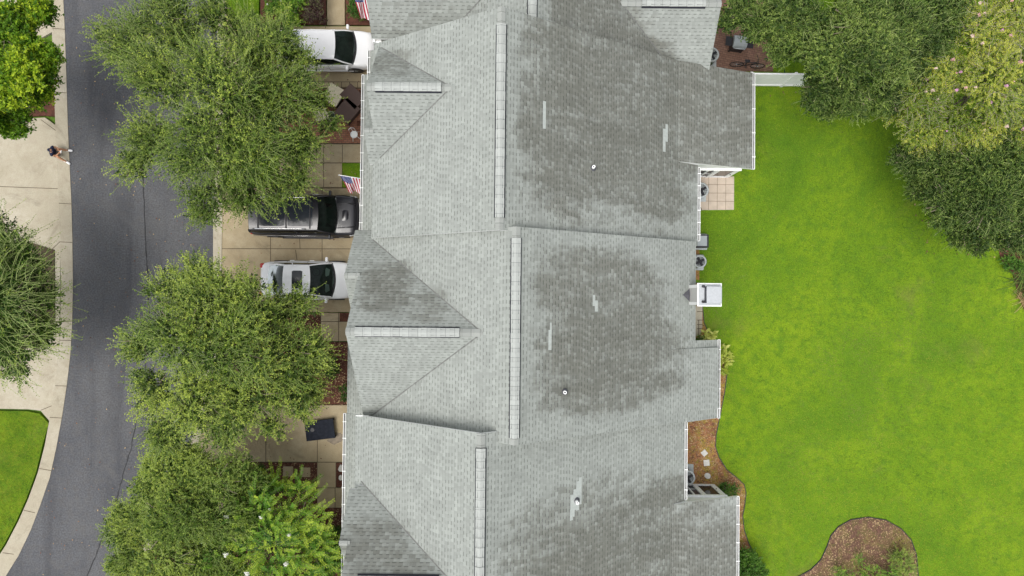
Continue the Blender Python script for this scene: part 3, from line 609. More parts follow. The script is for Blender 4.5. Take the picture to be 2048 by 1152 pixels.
# ---- house C (third)
xr, zr, Y0, Y1, xf, xb = .117, 9.52, -5.20, 2.63, -6.0, 8.05
hC = House('townhouse', 'grey roofed townhouse with the white boxed chimney on its back eave', (1.0, -1.3, 0),
           [(4.1, -2.2, 3.5, 2.3, 1.0), (3.4, .5, 2.9, 1.6, .85), (5.0, -1.2, 1.6, 2.6, .7), (-5.0, .5, 1.2, 1.1, .95), (-3.2, -.2, .8, .7, .6)], .117)
z = main_roof(hC, xr, zr, Y0, Y1, xf, xb); body(hC, xr, zr, -4.85, 2.5, xf, xb)
gable_x(hC, -6.18, -1.0, -1.24, 8.67, .9, -4.93, 2.6, (-5.9, -3), 2.5)
yp = .90; zp = 8.67 - .9 * (yp + 1.24)
hC.plane([(-6.73, yp, zp), (-6.18, yp, zp), (-6.18, 2.9, zp - .9 * 2.0), (-6.73, 2.9, zp - .9 * 2.0)]); hC.plane([(-6.73, yp, zp), (-5.6, yp, zp), (-5.6, -.75, zp - .9 * 1.65), (-6.73, -.75, zp - .9 * 1.65)])
hC.plane([(-6.18, 2.6, 8.67 - .9 * 3.84), (-5.2, 2.6, 8.67 - .9 * 3.84), (-5.2, 2.9, 8.67 - .9 * 4.14), (-6.18, 2.9, 8.67 - .9 * 4.14)])
o = MB(); k0 = o.add([(-6.55, -.55, 0), (-6.55, 2.6, 0), (-6.55, 2.6, zp - 1.65), (-6.55, yp, zp - .13), (-6.55, -.55, zp - 1.42)]); k1 = o.add([(-5.6, -.55, 0), (-5.6, 2.6, 0), (-5.6, 2.6, zp - 1.65), (-5.6, yp, zp - .13), (-5.6, -.55, zp - 1.42)])
o.face([k0 + 4 - i for i in range(5)])
for i in range(5): j = (i + 1) % 5; o.face([k0 + i, k0 + j, k1 + j, k1 + i])
hC.wall(o); garage_door(hC, -6.58, -.2, 2.2)
pent(hC, -7.5, 2.75, -6.0, 3.6, -5.25, -1.6); o = MB(); o.prism([(-7.05, -5.1), (-5.6, -5.1), (-5.6, -1.75), (-7.05, -1.75)], 0, 2.72); hC.wall(o); window(hC, -7.09, -3.4, 1.5, 1.6, 1.4)
o = MB(); o.box((-7.09, -2.3, 1.0), (.06, .8, 2.0)); o.build('door', M['white'], hC.e)
# shallow rear addition and chimney
xe = 9.27
hC.plane([(7.6, -1.72, z(7.6) + .01), (xe, -1.72, z(xe)), (xe, -5.24, z(xe)), (7.6, -5.24, z(7.6) + .01)], .12)
hC.plane([(6.84, -2.06, z(6.84) + .015), (6.84, -4.78, z(6.84) + .015), (xe + .01, -4.78, z(xe) + .20), (xe + .01, -2.06, z(xe) + .20)], .12)
hC.gutter((xe + .01, -5.24, z(xe) + .03), (xe + .01, -1.72, z(xe) + .03), out=(1, 0, 0), brackets=4)
o = MB(); o.prism([(7.4, -5.0), (8.95, -5.0), (8.95, -2.0), (7.4, -2.0)], 0, 3.15); hC.wall(o); window(hC, 8.97, -3.5, 1.6, 1.8, 1.3, 1)
o = MB(); ch = [(7.72, -.12), (8.56, -.12), (8.56, .68), (7.72, .68)]; o.prism(ch, 0, 5.72); cm = o.build('chimney', M['siding'], hC.e)
o = MB()
for x, y in ch:
    o.box((x + (.04 if x < 8 else -.04), y + (.04 if y < 0 else -.04), 2.9), (.13, .13, 5.66))
o.box((8.14, .28, 5.75), (1.0, .96, .09)); o.build('trim', M['white'], cm)
o = MB(); o.box((8.14, .28, 5.83), (.9, .86, .08)); o.box((8.26, .28, 5.98), (.62, .70, .18)); o.build('cap', M['metal_light'], cm, bevel=.02)
o = MB(); o.box((7.93, .28, 5.885), (.05, .68, .02)); o.build('slot_shade', M['shadow_gap'], cm)  # dark strip painted for the shadow under the chimney cap
for y in (.62, -.04):
    o = MB(); o.lathe((7.84, y if y > .5 else y + .03, 5.86), [(.055, 0), (.055, .16), (.03, .17)], 14); o.build('knob', M['metal_dark'], cm)
o = MB(); o.poly([(7.36, .28, z(7.36) + .02), (7.71, .0, z(7.71) + .025), (7.71, .28, z(7.71) + .10)]); o.poly([(7.36, .28, z(7.36) + .02), (7.71, .28, z(7.71) + .10), (7.71, .56, z(7.71) + .025)]); o.build('chimney_saddle', M['flashing'], hC.e)
rf = hC.finish()
for sd_, xa in ((-1, -5.9), (1, -5.9)): add_valley_shade(hC, rf, *valley_of(hC, xr, zr, -1.24, 8.67, .9, sd_, xa))
hC.vent((xr, -4.95, zr), (xr, 2.22, zr)); hC.cap((xr, Y0, zr), (xr, -4.95, zr)); hC.cap((xr, 2.22, zr), (xr, Y1, zr))
hC.vent((-5.83, -1.24, 8.67), (-1.95, -1.24, 8.67)); hC.cap((-1.95, -1.24, 8.67), (-.95, -1.24, 8.67)); hC.cap((-6.18, -1.24, 8.67), (-5.83, -1.24, 8.67)); hC.cap((-6.73, yp, zp), (-6.1, yp, zp), .11)
hC.pipe(onmain(1129, 783, xr, zr, 1))
hC.patches([[(1100, 645, 1103, 700), (1097, 660, 1100, 700)], [(1185.5, 590, 1190, 612), (1190, 601, 1195.5, 623)]], xr, zr, 1)

# ---- house D (bottom)
xr, zr, Y0, Y1, xf, xb = -1.076, 9.52, -17.0, -4.79, -6.42, 7.76
hD = House('townhouse', 'grey roofed townhouse at the bottom edge, pale jagged repair around its vent pipe', (.7, -11, 0),
           [(5.0, -12.6, 5.9, 5.0, 1.0), (3.6, -9.0, 3.2, 1.7, .7), (9.0, -12, 3, 3, .9), (-5.0, -9.5, 1.5, .9, .8), (-4.0, -10.2, 1.2, .8, .7)], -1.076)
z = main_roof(hD, xr, zr, Y0, Y1, xf, xb); body(hD, xr, zr, -16.9, -5.15, xf, xb)
gable_x(hD, -6.2, -2.1, -10.35, 8.77, .95, -13.6, -7.6, (-5.9, -3.2), 2.5)
yp = -9.35; zp = 8.77 - .95 * 1.0
hD.plane([(-6.52, yp, zp), (-6.2, yp, zp), (-6.2, -7.72, zp - .95 * 1.63), (-6.52, -7.72, zp - .95 * 1.63)]); hD.plane([(-6.52, yp, zp), (-5.8, yp, zp), (-5.8, -10.1, zp - .95 * .75), (-6.52, -10.1, zp - .95 * .75)])
pent(hD, -7.55, 2.75, -6.05, 3.6, -16.5, -5.26); o = MB(); o.prism([(-7.1, -16), (-5.8, -16), (-5.8, -5.4), (-7.1, -5.4)], 0, 2.72); hD.wall(o)
hD.gutter((-7.55, -16.5, 2.76), (-7.55, -5.26, 2.76), out=(-1, 0, 0), brackets=15); garage_door(hD, -7.14, -8.6, -6.2); window(hD, -7.14, -11.6, 1.5, 1.5, 1.3)
hD.gutter((7.77, -8.86, z(7.77)), (7.77, -5.28, z(7.77)), out=(1, 0, 0), brackets=4)
zb1 = 3.82; gx, gz = 10.38, 2.52; rz2 = lambda x: zb1 + (gz - zb1) * (x - 7.125) / (gx - 7.125)
hD.plane([(7.125, -16.5, zb1), (7.125, -8.92, zb1), (gx, -8.92, gz), (gx, -16.5, gz)], .14); hD.gutter((gx, -16.5, gz), (gx, -8.92, gz), out=(1, 0, 0), brackets=9)
porch_end(hD, -9.06, 1, 7.4, 10.06, 9.96, rz2); o = MB(); o.box((10.0, -12.8, 1.15), (.14, 7.3, 2.3)); hD.wall(o)
for y in (-10.4, -12.2, -14): window(hD, 10.08, y, 1.3, 1.1, 1.4, 1)
o = MB(); k = o.add([(7.15, -8.915, z(7.15) - .02), (7.86, -8.915, z(7.86) - .1), (7.86, -8.915, rz2(7.86) - .1), (7.15, -8.915, rz2(7.15) - .02)]); o.face([k + 3, k + 2, k + 1, k]); hD.wall(o, 'flashing_board', 'white')
o = MB(); o.box((-6.1, -4.80, 5.98), (.5, .03, .12)); hD.wall(o, 'fascia', 'white')
rf = hD.finish()
for sd_, xa in ((1, -6.1),): add_valley_shade(hD, rf, *valley_of(hD, xr, zr, -10.35, 8.77, .95, sd_, xa))
hD.vent((xr, -16.5, zr), (xr, -5.32, zr)); hD.cap((xr, -5.32, zr), (xr, Y1, zr)); hD.vent((-5.6, -10.35, 8.77), (-2.6, -10.35, 8.77)); hD.cap((-6.52, yp, zp), (-6.1, yp, zp), .10)
hD.pipe(onmain(1153, 1001, xr, zr, 1), .36)
hD.patches([[(1158, 955, 1163, 1008), (1153, 963, 1158, 975), (1152.5, 975, 1158, 1020), (1147, 979, 1152.5, 1019), (1146.5, 985, 1149, 1033), (1141, 990, 1147, 1032), (1140, 1020, 1145.5, 1040), (1148, 1010, 1153, 1019)]], xr, zr, 1)

# ---- house A (top, partly out of frame)
xr, zr, Y0, Y1, xf, xb = .66, 8.0, 10.36, 22, -5.2, 7.2
hA = House('townhouse', 'grey roofed townhouse at the top edge with its ridge vent running out of the photo', (1, 16, 0),
           [(3.1, 14, 2.6, 4.6, 1.0), (5.2, 10.8, 1.9, .75, 1.0), (-4, 11.5, 3.2, 1.0, .35)], .66)
z = main_roof(hA, xr, zr, Y0, Y1, xf, xb); body(hA, xr, zr, 10.62, 21.9, xf, xb)
gable_x(hA, -6.02, -.5, 13.3, 7.62, .9, 10.92, 15.8, (-5.8, -3), 0)
gable_x(hA, 4.0, 8.72, 12.62, 5.35, .8, 10.2, 15.0, None); o = MB(); o.prism([(6.5, 10.6), (8.4, 10.6), (8.4, 14.7), (6.5, 14.7)], 0, 3.4); hA.wall(o)
k = o = MB(); k0 = o.add([(8.4, 10.6, 3.4), (8.4, 14.7, 3.4), (8.4, 12.62, 5.2)]); o.face([k0, k0 + 1, k0 + 2]); hA.wall(o)
o = MB(); o.box((-5.2, 10.80, 4.9), (1.5, .05, 1.0)); hA.wall(o, 'wall', 'white'); o = MB(); o.box((-5.92, 10.82, 5.0), (.1, .1, 1.0)); hA.wall(o, 'corner_board', 'white')
o = MB(); o.prism([(-6.4, 10.7), (-5.3, 10.7), (-5.3, 20), (-6.4, 20)], 0, 2.7); hA.wall(o); garage_door(hA, -6.43, 11.0, 13.4)
rf = hA.finish()
a, c = valley_of(hA, xr, zr, 13.3, 7.62, .9, -1, -3.4); add_valley_shade(hA, rf, a, c)
xe_ = xr + (zr - 5.35) / S; add_valley_shade(hA, rf, (xe_, 12.62, 5.35), (xe_ + 1.9 / S * 1.0, 12.62 - 1.9 / .8, 3.45))
hA.vent((xr, 10.62, zr), (xr, 21, zr)); hA.vent((5.35, 12.62, 5.35), (8.05, 12.62, 5.35)); hA.cap((4.4, 12.62, 5.35), (5.35, 12.62, 5.35)); hA.cap((8.05, 12.62, 5.35), (8.72, 12.62, 5.35))

# ------------------------------------------------------------------ foliage
def raw_mesh(name, V, F, tone=None):
    """V (n,3) float, F (m,k) int"""
    me = bpy.data.meshes.new(name); n, (m, k) = len(V), F.shape
    me.vertices.add(n); me.vertices.foreach_set('co', np.asarray(V, np.float32).ravel())
    me.loops.add(m * k); me.loops.foreach_set('vertex_index', F.astype(np.int32).ravel())
    me.polygons.add(m); me.polygons.foreach_set('loop_start', np.arange(0, m * k, k, dtype=np.int32))
    me.update(calc_edges=True)
    if tone is not None:
        at = me.attributes.new('tone', 'FLOAT', 'POINT'); at.data.foreach_set('value', np.asarray(tone, np.float32))
    return me
def nrm(a): return a / np.maximum(np.linalg.norm(a, axis=-1, keepdims=True), 1e-6)
def shoots(rg, O, D, L, K, ll, lw, droop=.25, paired=False, tone=None, tip=.35, flat=.6, start=.08):
    """leaf diamonds along curved shoots"""
    n = len(O); t = start + (np.arange(K) + .5) / K * (1 - start); T = t[None, :, None]
    Lx = L[:, None, None]; P = O[:, None] + D[:, None] * Lx * T; P[..., 2] -= (droop * L[:, None] * t[None] ** 2)
    tan = np.repeat(D[:, None], K, 1).copy(); tan[..., 2] -= 2 * droop * t[None]; tan = nrm(tan)
    up = np.zeros_like(tan); up[..., 2] = 1; up += rg.normal(0, .25 if paired else .8, tan.shape)
    side = nrm(np.cross(tan, up)); sg = np.where(np.arange(K) % 2 == 0, 1.0, -1.0)[None, :, None]
    ax = nrm(side * sg + tan * (.35 if paired else .6) + rg.normal(0, .12 if paired else .45, tan.shape))
    nn = np.zeros_like(tan); nn[..., 2] = 1; nn = nrm(nn + rg.normal(0, 1 - flat, tan.shape)); wv_ = nrm(np.cross(ax, nn))
    s = (rg.uniform(.7, 1.25, (n, K, 1))) * (1 - .35 * T if paired else 1)
    a = P; b_ = P + ax * ll * .5 * s + wv_ * lw * .5 * s; c = P + ax * ll * s; d = P + ax * ll * .5 * s - wv_ * lw * .5 * s
    V = np.stack([a, b_, c, d], 2).reshape(-1, 3)
    if tone is None: tone = rg.uniform(.2, .7, n)
    tn = np.clip(tone[:, None] + tip * (t[None] - .5) + rg.normal(0, .08, (n, K)), 0, 1); TN = np.repeat(tn.reshape(-1), 4)
    # stems as thin ribbons in two steps
    q = np.array([0, .5, 1.0]); S_ = O[:, None] + D[:, None] * L[:, None, None] * q[None, :, None]; S_[..., 2] -= droop * L[:, None] * q[None] ** 2
    return V, TN, S_
def ribbons(S_, w_):
    n, k, _ = S_.shape; d = nrm(S_[:, -1] - S_[:, 0]); up = np.zeros_like(d); up[:, 2] = 1; sd_ = nrm(np.cross(d, up)) * w_
    V = np.stack([S_ - sd_[:, None] * np.linspace(1, .3, k)[None, :, None], S_ + sd_[:, None] * np.linspace(1, .3, k)[None, :, None]], 2).reshape(-1, 3)
    base = (np.arange(n) * 2 * k)[:, None]; F = []
    for i in range(k - 1): F.append(base + np.array([[2 * i, 2 * i + 1, 2 * i + 3, 2 * i + 2]]))
    return V, np.concatenate(F)
def quads(n): return np.arange(n * 4).reshape(n, 4)
FC = {}
def plant(name, label, cat, lobes, leaf='leaf_elm', trunk=None, dens=26, Ls=(.5, 1.1), K=12, ll=.085, lw=.04, droop=.22, paired=False, tone=(.15, .6), tip=.4,
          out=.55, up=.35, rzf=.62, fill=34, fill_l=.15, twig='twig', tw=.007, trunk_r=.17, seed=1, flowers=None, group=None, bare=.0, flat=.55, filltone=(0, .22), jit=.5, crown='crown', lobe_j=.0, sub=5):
    rg = np.random.default_rng(seed); rr = random.Random(seed); dens *= 1.6; bare *= .16
    C = []
    for px, py, rp, z in lobes:
        c = U(px, py, z); r = rp * 1.13 / (FPX / (CAMH - z)); C.append((c, r))
    cen = sum((c for c, r in C), Vector()) / len(C); cen_ = np.array(cen)
    base = U(*trunk) if trunk else Vector((cen.x, cen.y, 0)); base.z = 0.05
    e = thing(name, label, cat, tuple(base), group=group)
    LV, LT, SV = [], [], []; tips = []
    for li, (c, r) in enumerate(C):
        # each lobe is broken into a few uneven sub-clumps
        subs = [(np.array(c), r * .72)]
        for k in range(sub):
            a = rg.uniform(0, 2 * np.pi); rad = r * rg.uniform(.35, .62); subs.append((np.array(c) + np.array([math.cos(a) * rad, math.sin(a) * rad, rg.uniform(-.25, .25) * r * rzf]), r * rg.uniform(.30, .52)))
        for sc, sr in subs:
            n = max(3, int(dens * sr * sr * 3.1)); th = rg.uniform(0, 2 * np.pi, n); cz = rg.uniform(-.25, 1.0, n); sz = np.sqrt(1 - cz ** 2)
            dr = np.stack([sz * np.cos(th), sz * np.sin(th), cz], 1); O = sc + dr * np.array([1, 1, rzf]) * sr * rg.uniform(.45, .95, n)[:, None]
            oc = O - cen_; oc[:, 2] *= .3; oc = nrm(oc)
            # sprays share a direction so that shoots lie in combed tufts
            spray = nrm((sc - cen_) * .25 + rg.normal(0, 1.0, 3) * np.array([1, 1, .4])); 
            D = nrm(dr * .35 + oc * out * .4 + spray * .45 + rg.normal(0, jit, (n, 3)) + np.array([0, 0, up])); D[:, 2] = np.clip(D[:, 2], -.5, .8); D = nrm(D)
            L = rg.uniform(*Ls, n) * (.75 if sr < .5 else 1); tb = rg.uniform(*tone) ; tn = np.clip(rg.normal(tb, .13, n), 0, 1)
            V, T_, S_ = shoots(rg, O, D, L, K, ll, lw, droop, paired, tn, tip, flat); LV.append(V); LT.append(T_); SV.append(S_); tips.append(S_[:, -1])
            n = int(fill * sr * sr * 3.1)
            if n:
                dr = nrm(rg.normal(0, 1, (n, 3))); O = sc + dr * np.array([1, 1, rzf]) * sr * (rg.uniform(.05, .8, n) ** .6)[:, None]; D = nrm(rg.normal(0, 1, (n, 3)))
                V, T_, S_ = shoots(rg, O, D, np.full(n, fill_l * 2.4), 6, fill_l, fill_l * .48, .1, False, rg.uniform(*filltone, n), .1, .35); LV.append(V); LT.append(T_)  # inner leaves: shade inside the crown put into their dark tone
        if bare:   # a few leafless grey twigs breaking out of the clump
            n = int(bare * r * r * 3); th = rg.uniform(0, 2 * np.pi, n); O = np.array(c) + np.stack([np.cos(th) * r * .5, np.sin(th) * r * .5, np.full(n, r * rzf * .75)], 1)
            D = nrm(np.stack([np.cos(th), np.sin(th), rg.uniform(-.05, .25, n)], 1) + rg.normal(0, .5, (n, 3))); Lb = rg.uniform(.3, .8, n)
            q = np.array([0, .35, .7, 1.0]); S4 = O[:, None] + D[:, None] * Lb[:, None, None] * q[None, :, None] + rg.normal(0, .04, (n, 4, 3)); SB = S4; FC.setdefault(id(e), []).append(SB)
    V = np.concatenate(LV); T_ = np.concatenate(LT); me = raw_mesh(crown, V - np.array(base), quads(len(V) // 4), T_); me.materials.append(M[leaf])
    cr = bpy.data.objects.new(crown, me); COL.objects.link(cr); cr.parent = e
    S_ = np.concatenate(SV); V, F = ribbons(S_, tw)
    if id(e) in FC:
        V2, F2 = ribbons(np.concatenate(FC[id(e)]), .008); F = np.concatenate([F, F2 + len(V)]); V = np.concatenate([V, V2])
    me = raw_mesh('twigs', V - np.array(base), F); me.materials.append(M[twig]); tg = bpy.data.objects.new('twigs', me); COL.objects.link(tg); tg.parent = cr
    # trunk and limbs
    if trunk_r:
        o = MB(); top = Vector((cen.x * .4 + base.x * .6, cen.y * .4 + base.y * .6, min(2.2, cen.z * .45)))
        o.tube([base, base.lerp(top, .5) + Vector((.05, -.04, 0)), top], [trunk_r * 1.25, trunk_r, trunk_r * .85], 10)
        for c, r in C:
            mid = top.lerp(c, .5) + Vector((rr.uniform(-.3, .3), rr.uniform(-.3, .3), rr.uniform(.1, .5))); o.tube([top - Vector((0, 0, .1)), mid, c], [trunk_r * .5, trunk_r * .33, trunk_r * .16], 7)
            for k in range(5):
                a = rr.uniform(0, 6.28); q = c + Vector((math.cos(a) * r * .75, math.sin(a) * r * .75, rr.uniform(.0, .5) * r * rzf)); o.tube([mid.lerp(c, .6), c.lerp(q, .5) + Vector((0, 0, .08)), q], [trunk_r * .16, trunk_r * .1, .012], 5)
        o.build('trunk' if cat == 'tree' else 'stem', M['bark'], e)
    if flowers:
        tp = np.concatenate(tips); cnt, mats, fr_, hi = flowers; zc = tp[:, 2]; okk = np.where(zc > np.quantile(zc, hi))[0]; sel = rg.choice(okk, cnt, replace=False); protos = []
        for v_ in range(4):
            n = 46; dr = nrm(rg.normal(0, 1, (n, 3))); P = dr * fr_ * rg.uniform(.2, 1, n)[:, None] * np.array([1, 1, .8]); ax = nrm(rg.normal(0, 1, (n, 3))); bx = nrm(np.cross(ax, rg.normal(0, 1, (n, 3)))); s_ = fr_ * .34
            Vv = np.stack([P - ax * s_, P - bx * s_, P + ax * s_, P + bx * s_], 1).reshape(-1, 3); protos.append(Vv)
        mesh_c = {}
        for i, ti in enumerate(sel):
            mt = mats[rr.randrange(len(mats))]; key = (i % 4, mt)
            if key not in mesh_c: mm = raw_mesh('flower_cluster', protos[i % 4], quads(46)); mm.materials.append(M[mt]); mesh_c[key] = mm
            f = bpy.data.objects.new('flower_cluster', mesh_c[key]); COL.objects.link(f); f.parent = e; f.location = Vector(tp[ti] - np.array(base)) + Vector((0, 0, .03)); k = rr.uniform(.6, 1.25); f.scale = (k, k * rr.uniform(.7, 1.1), k)
    return e

GS = 'trees lining the street'
plant('street_tree', 'big feathery street tree overhanging the road and the rear of the white car', 'tree',
      [(x, y, r * .84, z) for x, y, r, z in [(255, 85, 62, 5.4), (330, 40, 75, 5.8), (430, 20, 50, 5.5), (520, 105, 80, 5.6), (330, 160, 85, 6.4), (440, 170, 100, 7.0), (560, 200, 85, 5.8), (300, 270, 62, 5.6), (400, 290, 100, 6.6), (510, 300, 95, 6.4), (590, 300, 62, 5.0), (420, 395, 62, 5.4), (500, 385, 60, 5.2), (570, 365, 55, 4.8), (610, 195, 48, 4.8), (560, 70, 42, 4.8), (270, 330, 40, 5.0), (590, 130, 50, 5.0), (480, 70, 55, 5.0), (375, 70, 50, 5.6), (215, 60, 30, 5), (655, 250, 24, 4.4), (640, 200, 26, 4.4)]],
      trunk=(462, 250), seed=11, Ls=(.55, 1.25), dens=25, droop=.12, tone=(.15, .65), tip=.5, group=GS, bare=4, out=.6, up=.5)
plant('street_tree', 'big feathery street tree with yellow green sprays overhanging the tail of the silver sedan', 'tree',
      [(x, y, r * .84, z) for x, y, r, z in [(345, 590, 62, 5.6), (420, 590, 82, 6.6), (500, 610, 75, 6.4), (575, 620, 55, 5.2), (285, 680, 52, 5.4), (370, 680, 98, 7.2), (470, 700, 98, 7.0), (575, 700, 80, 5.8), (630, 715, 42, 4.4), (310, 780, 62, 5.4), (400, 790, 88, 6.2), (500, 790, 88, 6.0), (585, 775, 70, 5.2), (345, 855, 58, 5.0), (440, 860, 50, 5.0), (395, 550, 42, 5.2), (620, 780, 35, 4.2), (545, 850, 30, 4.6), (610, 828, 22, 4.0)]],
      trunk=(455, 700), seed=12, Ls=(.5, 1.1), dens=25, droop=.3, tone=(.3, .85), tip=.45, group=GS, bare=3, out=.5, up=.5)
plant('street_tree', 'fine leaved hazy green street tree at the bottom, lower than its neighbours', 'tree',
      [(x, y, r * .86, z) for x, y, r, z in [(345, 930, 78, 4.4), (430, 965, 75, 4.4), (300, 985, 60, 4.2), (270, 1050, 62, 4.0), (350, 1040, 85, 4.8), (440, 1040, 75, 4.4), (255, 1110, 55, 3.8), (340, 1120, 85, 4.6), (490, 965, 48, 3.8), (420, 1130, 70, 4.2), (300, 1190, 90, 4.2), (400, 1220, 90, 4.2)]],
      trunk=(360, 1040), seed=13, leaf='leaf_soft', Ls=(.25, .55), K=11, ll=.07, lw=.032, dens=62, droop=.15, tone=(.3, .85), tip=.35, group=GS, bare=2, fill=40)
plant('oak_tree', 'bright green oak in the island between the two driveways across the street', 'tree',
      [(x, y, r * .88, z) for x, y, r, z in [(15, 60, 62, 6.0), (60, 30, 45, 5.6), (65, 115, 60, 6.2), (10, 150, 85, 6.8), (75, 190, 42, 5.4), (30, 235, 45, 5.2), (95, 110, 28, 4.8), (-60, 100, 100, 6.5), (-60, 220, 80, 6), (90, 25, 25, 5), (45, 75, 42, 5.6), (85, 150, 34, 5)]],
      trunk=(5, 160), seed=14, leaf='leaf_oak', Ls=(.15, .38), K=9, ll=.12, lw=.065, dens=62, droop=.1, tone=(.2, .8), tip=.4, bare=1.2, fill=36, up=.4)
plant('willowy_tree', 'dark tree with long arching green wands at the left edge beside the kerb', 'tree',
      [(x, y, r * .85, z) for x, y, r, z in [(5, 460, 48, 4.4), (40, 520, 62, 5.2), (20, 600, 82, 6.0), (80, 590, 45, 5.0), (85, 660, 45, 4.8), (30, 680, 75, 5.4), (20, 735, 42, 4.4), (-50, 560, 100, 6), (-60, 680, 90, 5.6)]],
      trunk=(20, 600), seed=15, leaf='leaf_willow', Ls=(.8, 1.7), K=14, ll=.075, lw=.034, dens=15, droop=.35, tone=(.1, .55), tip=.6, tw=.013, bare=4, fill=46, out=.5)
plant('garden_tree', 'dense dark green tree behind the white fence at the top', 'tree',
      [(x, y, r * .86, z) for x, y, r, z in [(1530, 45, 58, 5.4), (1600, 40, 80, 6.2), (1578, 85, 50, 5.6), (1655, 110, 80, 6.4), (1720, 60, 90, 6.6), (1800, 45, 80, 6.2), (1850, 75, 62, 5.8), (1640, 175, 52, 5.2), (1700, 175, 62, 5.2), (1765, 130, 75, 6.0), (1890, 10, 70, 6.0), (1640, 150, 30, 4.6), (1480, 20, 40, 4.8), (1660, 215, 30, 4.4), (1720, -40, 100, 6), (1830, 130, 60, 5.6), (1780, 190, 50, 5.2), (1450, 40, 26, 4.6), (1710, 215, 36, 4.6)]],
      trunk=(1690, 90), seed=16, leaf='leaf_grey', Ls=(.18, .5), K=10, ll=.085, lw=.045, dens=62, droop=.15, tone=(.15, .6), tip=.35, twig='twig', bare=9, fill=40)
plant('garden_tree', 'dark green tree below the pink blossom at the right edge of the lawn', 'tree',
      [(x, y, r * .86, z) for x, y, r, z in [(1875, 330, 60, 4.6), (1950, 340, 72, 5.2), (2030, 320, 75, 5.4), (1895, 410, 66, 5.0), (1970, 415, 75, 5.4), (2045, 400, 60, 5.0), (1845, 375, 40, 4.0), (1920, 465, 38, 4.2), (1990, 465, 32, 4.2), (2110, 350, 80, 5.2), (2030, 270, 60, 5.2), (1820, 320, 46, 4.2), (2060, 450, 55, 5.0), (1900, 270, 50, 4.4), (1950, 480, 36, 4.2), (2020, 480, 36, 4.4)]],
      trunk=(1965, 380), seed=17, leaf='leaf_grey', Ls=(.18, .5), K=10, ll=.08, lw=.042, dens=62, droop=.18, tone=(.1, .45), tip=.55, bare=4, fill=42)
plant('crape_myrtle', 'spreading crape myrtle with yellowing leaves and many small pink blossoms, top right', 'tree',
      [(x, y, r * .86, z) for x, y, r, z in [(1965, 60, 80, 6.2), (2035, 40, 75, 6.4), (1905, 150, 66, 5.8), (1980, 160, 85, 6.4), (1840, 210, 66, 5.4), (1785, 215, 38, 4.6), (1895, 245, 60, 5.2), (1975, 245, 60, 5.4), (2045, 200, 70, 5.8), (1905, 60, 45, 5.4), (1850, 285, 35, 4.6), (2110, 120, 90, 6), (1990, -30, 80, 6), (2050, 130, 70, 6.2), (1830, 260, 50, 5), (1930, 290, 50, 5), (2060, 270, 60, 5.6)]],
      trunk=(1970, 170), seed=18, leaf='leaf_pink', Ls=(.3, .65), K=12, ll=.095, lw=.05, dens=38, droop=.25, paired=True, tone=(.3, .85), tip=.25, twig='twig_grey', bare=7, fill=26, fill_l=.13, filltone=(.1, .6), flowers=(96, ['petal_pink', 'petal_pink', 'petal_pale', 'petal_pale', 'petal_mauve'], .072, .30))
plant('crape_myrtle', 'vivid green crape myrtle with fern like wands and white blossoms, bottom left of the house', 'tree',
      [(x, y, r * .86, z) for x, y, r, z in [(530, 1050, 75, 3.6), (600, 1040, 55, 3.2), (625, 1095, 52, 3.0), (470, 1095, 72, 3.6), (560, 1120, 78, 3.6), (410, 1120, 48, 3.2), (550, 975, 30, 2.8), (600, 985, 24, 2.6), (640, 1130, 40, 2.6), (500, 1190, 90, 3.4), (600, 1200, 80, 3.2)]],
      trunk=(545, 1085), seed=19, leaf='leaf_myrtle', Ls=(.9, 1.6), K=30, ll=.14, lw=.055, dens=8.5, droop=.28, paired=True, jit=.42, tone=(.15, .85), tip=.3, flat=.85, fill=16, fill_l=.12, filltone=(.0, .5), flowers=(26, ['petal_white'], .11, .5), out=.9, trunk_r=.08)
# shrubs
def shrub(label, lobes, seed, leaf='leaf_shrub', **kw):
    kw.setdefault('name', 'shrub'); kw.setdefault('cat', 'shrub'); n = kw.pop('name'); c = kw.pop('cat')
    a = dict(Ls=(.12, .3), K=7, ll=.07, lw=.04, dens=110, droop=.1, tone=(.2, .7), tip=.3, fill=60, fill_l=.08, trunk_r=.035, rzf=.8, crown='foliage', sub=4, tw=.004); a.update(kw)
    return plant(n, label, c, lobes, leaf=leaf, seed=seed, **a)
shrub('glossy green gardenia bush with white flowers in the bed above the white car', [(545, 12, 22, .9), (575, 20, 24, 1.0), (600, 5, 22, 1.0), (560, -18, 30, 1.0), (590, 38, 14, .7)], 31, leaf='leaf_myrtle', paired=True, Ls=(.25, .5), K=12, ll=.08, lw=.04, dens=45, flowers=(5, ['petal_white'], .05, .5))
shrub('dark purple leaved bush beside the walkway at the top', [(630, 20, 22, .9), (632, -12, 24, .9), (622, 35, 12, .7), (642, 38, 10, .6)], 32, leaf='leaf_purple', ll=.05, lw=.025, dens=150)
shrub('small round green bush under the flag at the top edge', [(712, 20, 17, .8), (716, -6, 20, .8), (722, 32, 9, .6)], 33)
shrub('low dark green bush at the right end of the mulch under the big tree', [(664, 742, 13, .7), (662, 728, 11, .7)], 34, tone=(.1, .4))
shrub('narrow dark green bush tight against the wall under the eave', [(689, 778, 8, .6), (690, 795, 8, .6)], 35, tone=(.1, .4))
shrub('rounded green bush against the wall, bottom centre left', [(668, 1075, 26, 1.1), (672, 1110, 28, 1.1), (640, 1060, 14, .8)], 36, tone=(.1, .5))
shrub('dark low bush under the trees beside the lower driveway', [(520, 945, 16, .6), (500, 975, 20, .8), (530, 985, 16, .8)], 37, tone=(.0, .35))
shrub('dense round hedge bush at the bottom beside the house corner', [(1500, 1120, 24, .9), (1490, 1150, 34, 1.0), (1515, 1145, 18, .8), (1482, 1110, 14, .8)], 38, ll=.1, lw=.055, dens=110)
